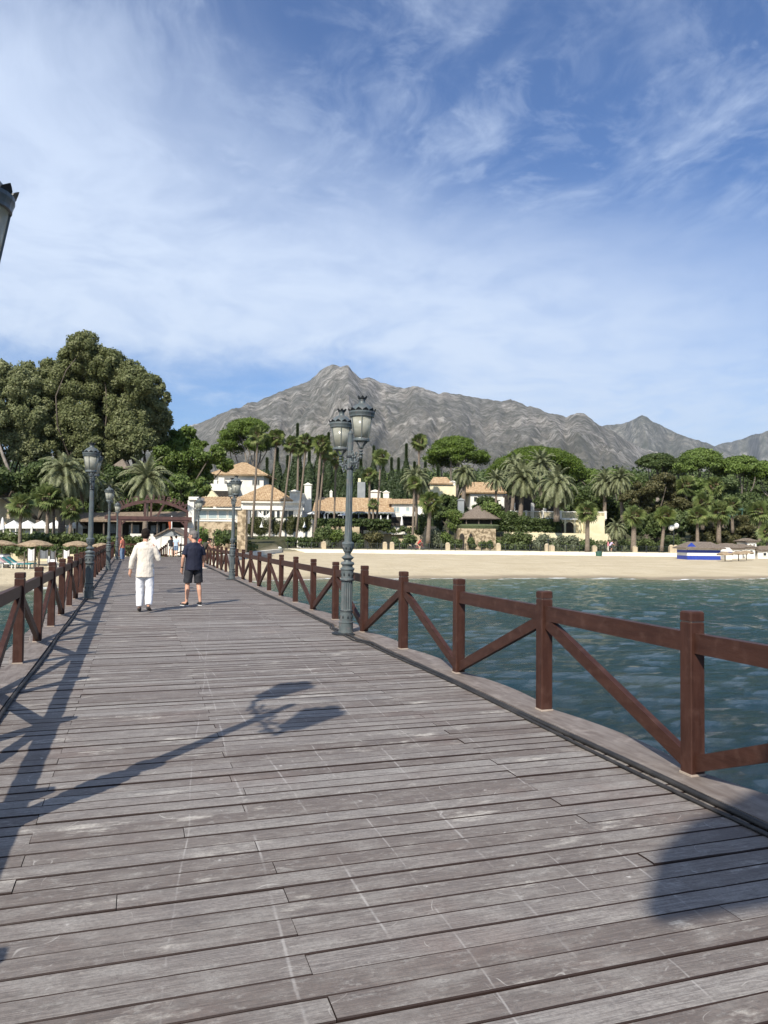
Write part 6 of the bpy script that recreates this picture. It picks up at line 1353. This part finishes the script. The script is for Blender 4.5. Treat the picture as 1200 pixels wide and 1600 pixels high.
person('person in a red top bending by the right railing, behind the man in navy', (2.75, 40.6, .0), -R(70), J3, [dict(type='tee', mat=REDC), dict(type='shorts', mat=BLK), dict(type='shoes', mat=BLKL)], 1.66, .014, REDC, 'short', 0, R(-25), False)
# couple at the end of the pier
person('woman in a black top and short cream skirt at the end of the pier', at(268, 60.3, 0), -R(YAW) + R(30), stand(elb_l=(-.24, .1, 1.15), wri_l=(-.12, .22, 1.25)), [dict(type='tee', mat=BLK), dict(type='skirt', mat=CREAM), dict(type='shoes', mat=CREAM)], 1.62, .018, HAIRD, 'long', R(40), 0, False)
person('person in a light blue top and short jeans at the end of the pier', at(276, 60.2, 0), -R(YAW) + R(-15), stand(), [dict(type='tee', mat=LBL), dict(type='shorts', mat=JEAN), dict(type='shoes', mat=CREAM)], 1.68, .018, HAIRD, 'bun', 0, 0, False)
def bag(root, V): MB().ell((.30, .12, .62), (.10, .20, .22), 12, 8).build('bag', ORG, root, True); MB().tube([(.28, .1, .8), (.24, .06, .98)], .015, 5).build('strap', CAN, root)
person('person in an orange top and jeans with an orange bag at the left railing', (-.95, 51.5, 0), R(60), stand(elb_r=(.25, 0, 1.12), wri_r=(.26, .06, .9)), [dict(type='tee', mat=ORG), dict(type='trousers', mat=JEAN), dict(type='shoes', mat=CREAM)], 1.64, .018, HAIRD, 'short', 0, R(-20), False, bag)
# cyclists on the promenade
def bicycle(lab, px, D, col):
    root = empty('bicycle', at(px, D, .05), yrz(), lab, 'bicycle', 'bicycles on the promenade'); fm = pm('bike_paint', col)
    for sx in (-.5, .5):
        w = MB().tube([(sx + .33 * math.cos(a), 0, .34 + .33 * math.sin(a)) for a in np.linspace(0, 2 * math.pi, 19)], .022, 6).build('wheel', BLKL, root)
        sp = MB()
        for k in range(6): a = k * math.pi / 6; sp.tube([(sx + .32 * math.cos(a), 0, .34 + .32 * math.sin(a)), (sx - .32 * math.cos(a), 0, .34 - .32 * math.sin(a))], .004, 3)
        sp.build('spokes', GY, w)
    f = MB()
    for p, q_ in (((-.5, 0, .34), (-.12, 0, .30)), ((-.12, 0, .30), (-.22, 0, .86)), ((-.2, 0, .8), (.33, 0, .86)), ((-.12, 0, .30), (.36, 0, .78)), ((-.5, 0, .34), (-.2, 0, .78)), ((.5, 0, .34), (.32, 0, 1.0))): f.tube([p, q_], .018, 6)
    f.build('frame', fm, root); MB().ell((-.23, 0, .90), (.13, .06, .03), 8, 5).build('saddle', BLKL, root); MB().tube([(.36, -.25, 1.02), (.32, 0, 1.0), (.36, .25, 1.02)], .014, 6).build('handlebar', BLKL, root)
JR = stand(pelvis=(0, -.16, .93), chest=(0, .04, 1.22), neck=(0, .14, 1.40), head=(0, .20, 1.53), sho_l=(-.17, .10, 1.33), sho_r=(.17, .10, 1.33), elb_l=(-.22, .26, 1.14), elb_r=(.22, .26, 1.14), wri_l=(-.22, .42, 1.04), wri_r=(.22, .42, 1.04), hip_l=(-.09, -.14, .90), hip_r=(.09, -.14, .90), kne_l=(-.10, .18, .68), kne_r=(.10, .12, .56), ank_l=(-.11, -.02, .36), ank_r=(.11, -.05, .18), toe_l=(-.12, .13, .30), toe_r=(.12, .10, .13))
LIL = cloth('lilac_cloth', (.52, .44, .60)); PNK = cloth('pink_cloth', (.62, .22, .26))
for px, D, mt, mt2, lab, col, lb2 in ((656, 106.3, REDC, BLK, 'cyclist in a red top riding the promenade left of the stout palm', (.4, .03, .03), 'bicycle ridden by the cyclist in red'), (955, 106.2, LIL, BLK, 'cyclist in a lilac top on the promenade, left of the low date palm', (.05, .05, .07), 'dark bicycle ridden by the cyclist in lilac')):
    bicycle(lb2, px, D, col); person(lab, at(px, D, .05), yrz() - R(90), JR, [dict(type='tee', mat=mt), dict(type='shorts', mat=mt2), dict(type='shoes', mat=CREAM)], 1.72, .022, HAIRD, 'short', 0, 0, False)
person('person in a pink top walking just left of the lilac cyclist', at(950.5, 105.6, .05), yrz() + R(80), stand(), [dict(type='tee', mat=PNK), dict(type='trousers', mat=CREAM), dict(type='shoes', mat=BLKL)], 1.62, .022, HAIRD, 'short', 0, 0, False)
# ---------------------------------------------------------------- the air: pale haze over the distance
hz = MB().box(-11000, 14000, -4500, 14500, -12, 1420).build('haze', None); tag(hz, None, None, None, 'stuff'); hz['label'] = 'thin pale haze veiling the mountains'
Mh, q = newmat('haze_air'); pv = q.n('ShaderNodeVolumePrincipled', {'Color': (.78, .87, 1, 1), 'Density': 3.2e-5, 'Anisotropy': .2})
o_ = q.n('ShaderNodeOutputMaterial'); Mh.node_tree.links.new(pv.outputs[0], o_.inputs[1]); hz.data.materials.append(Mh)
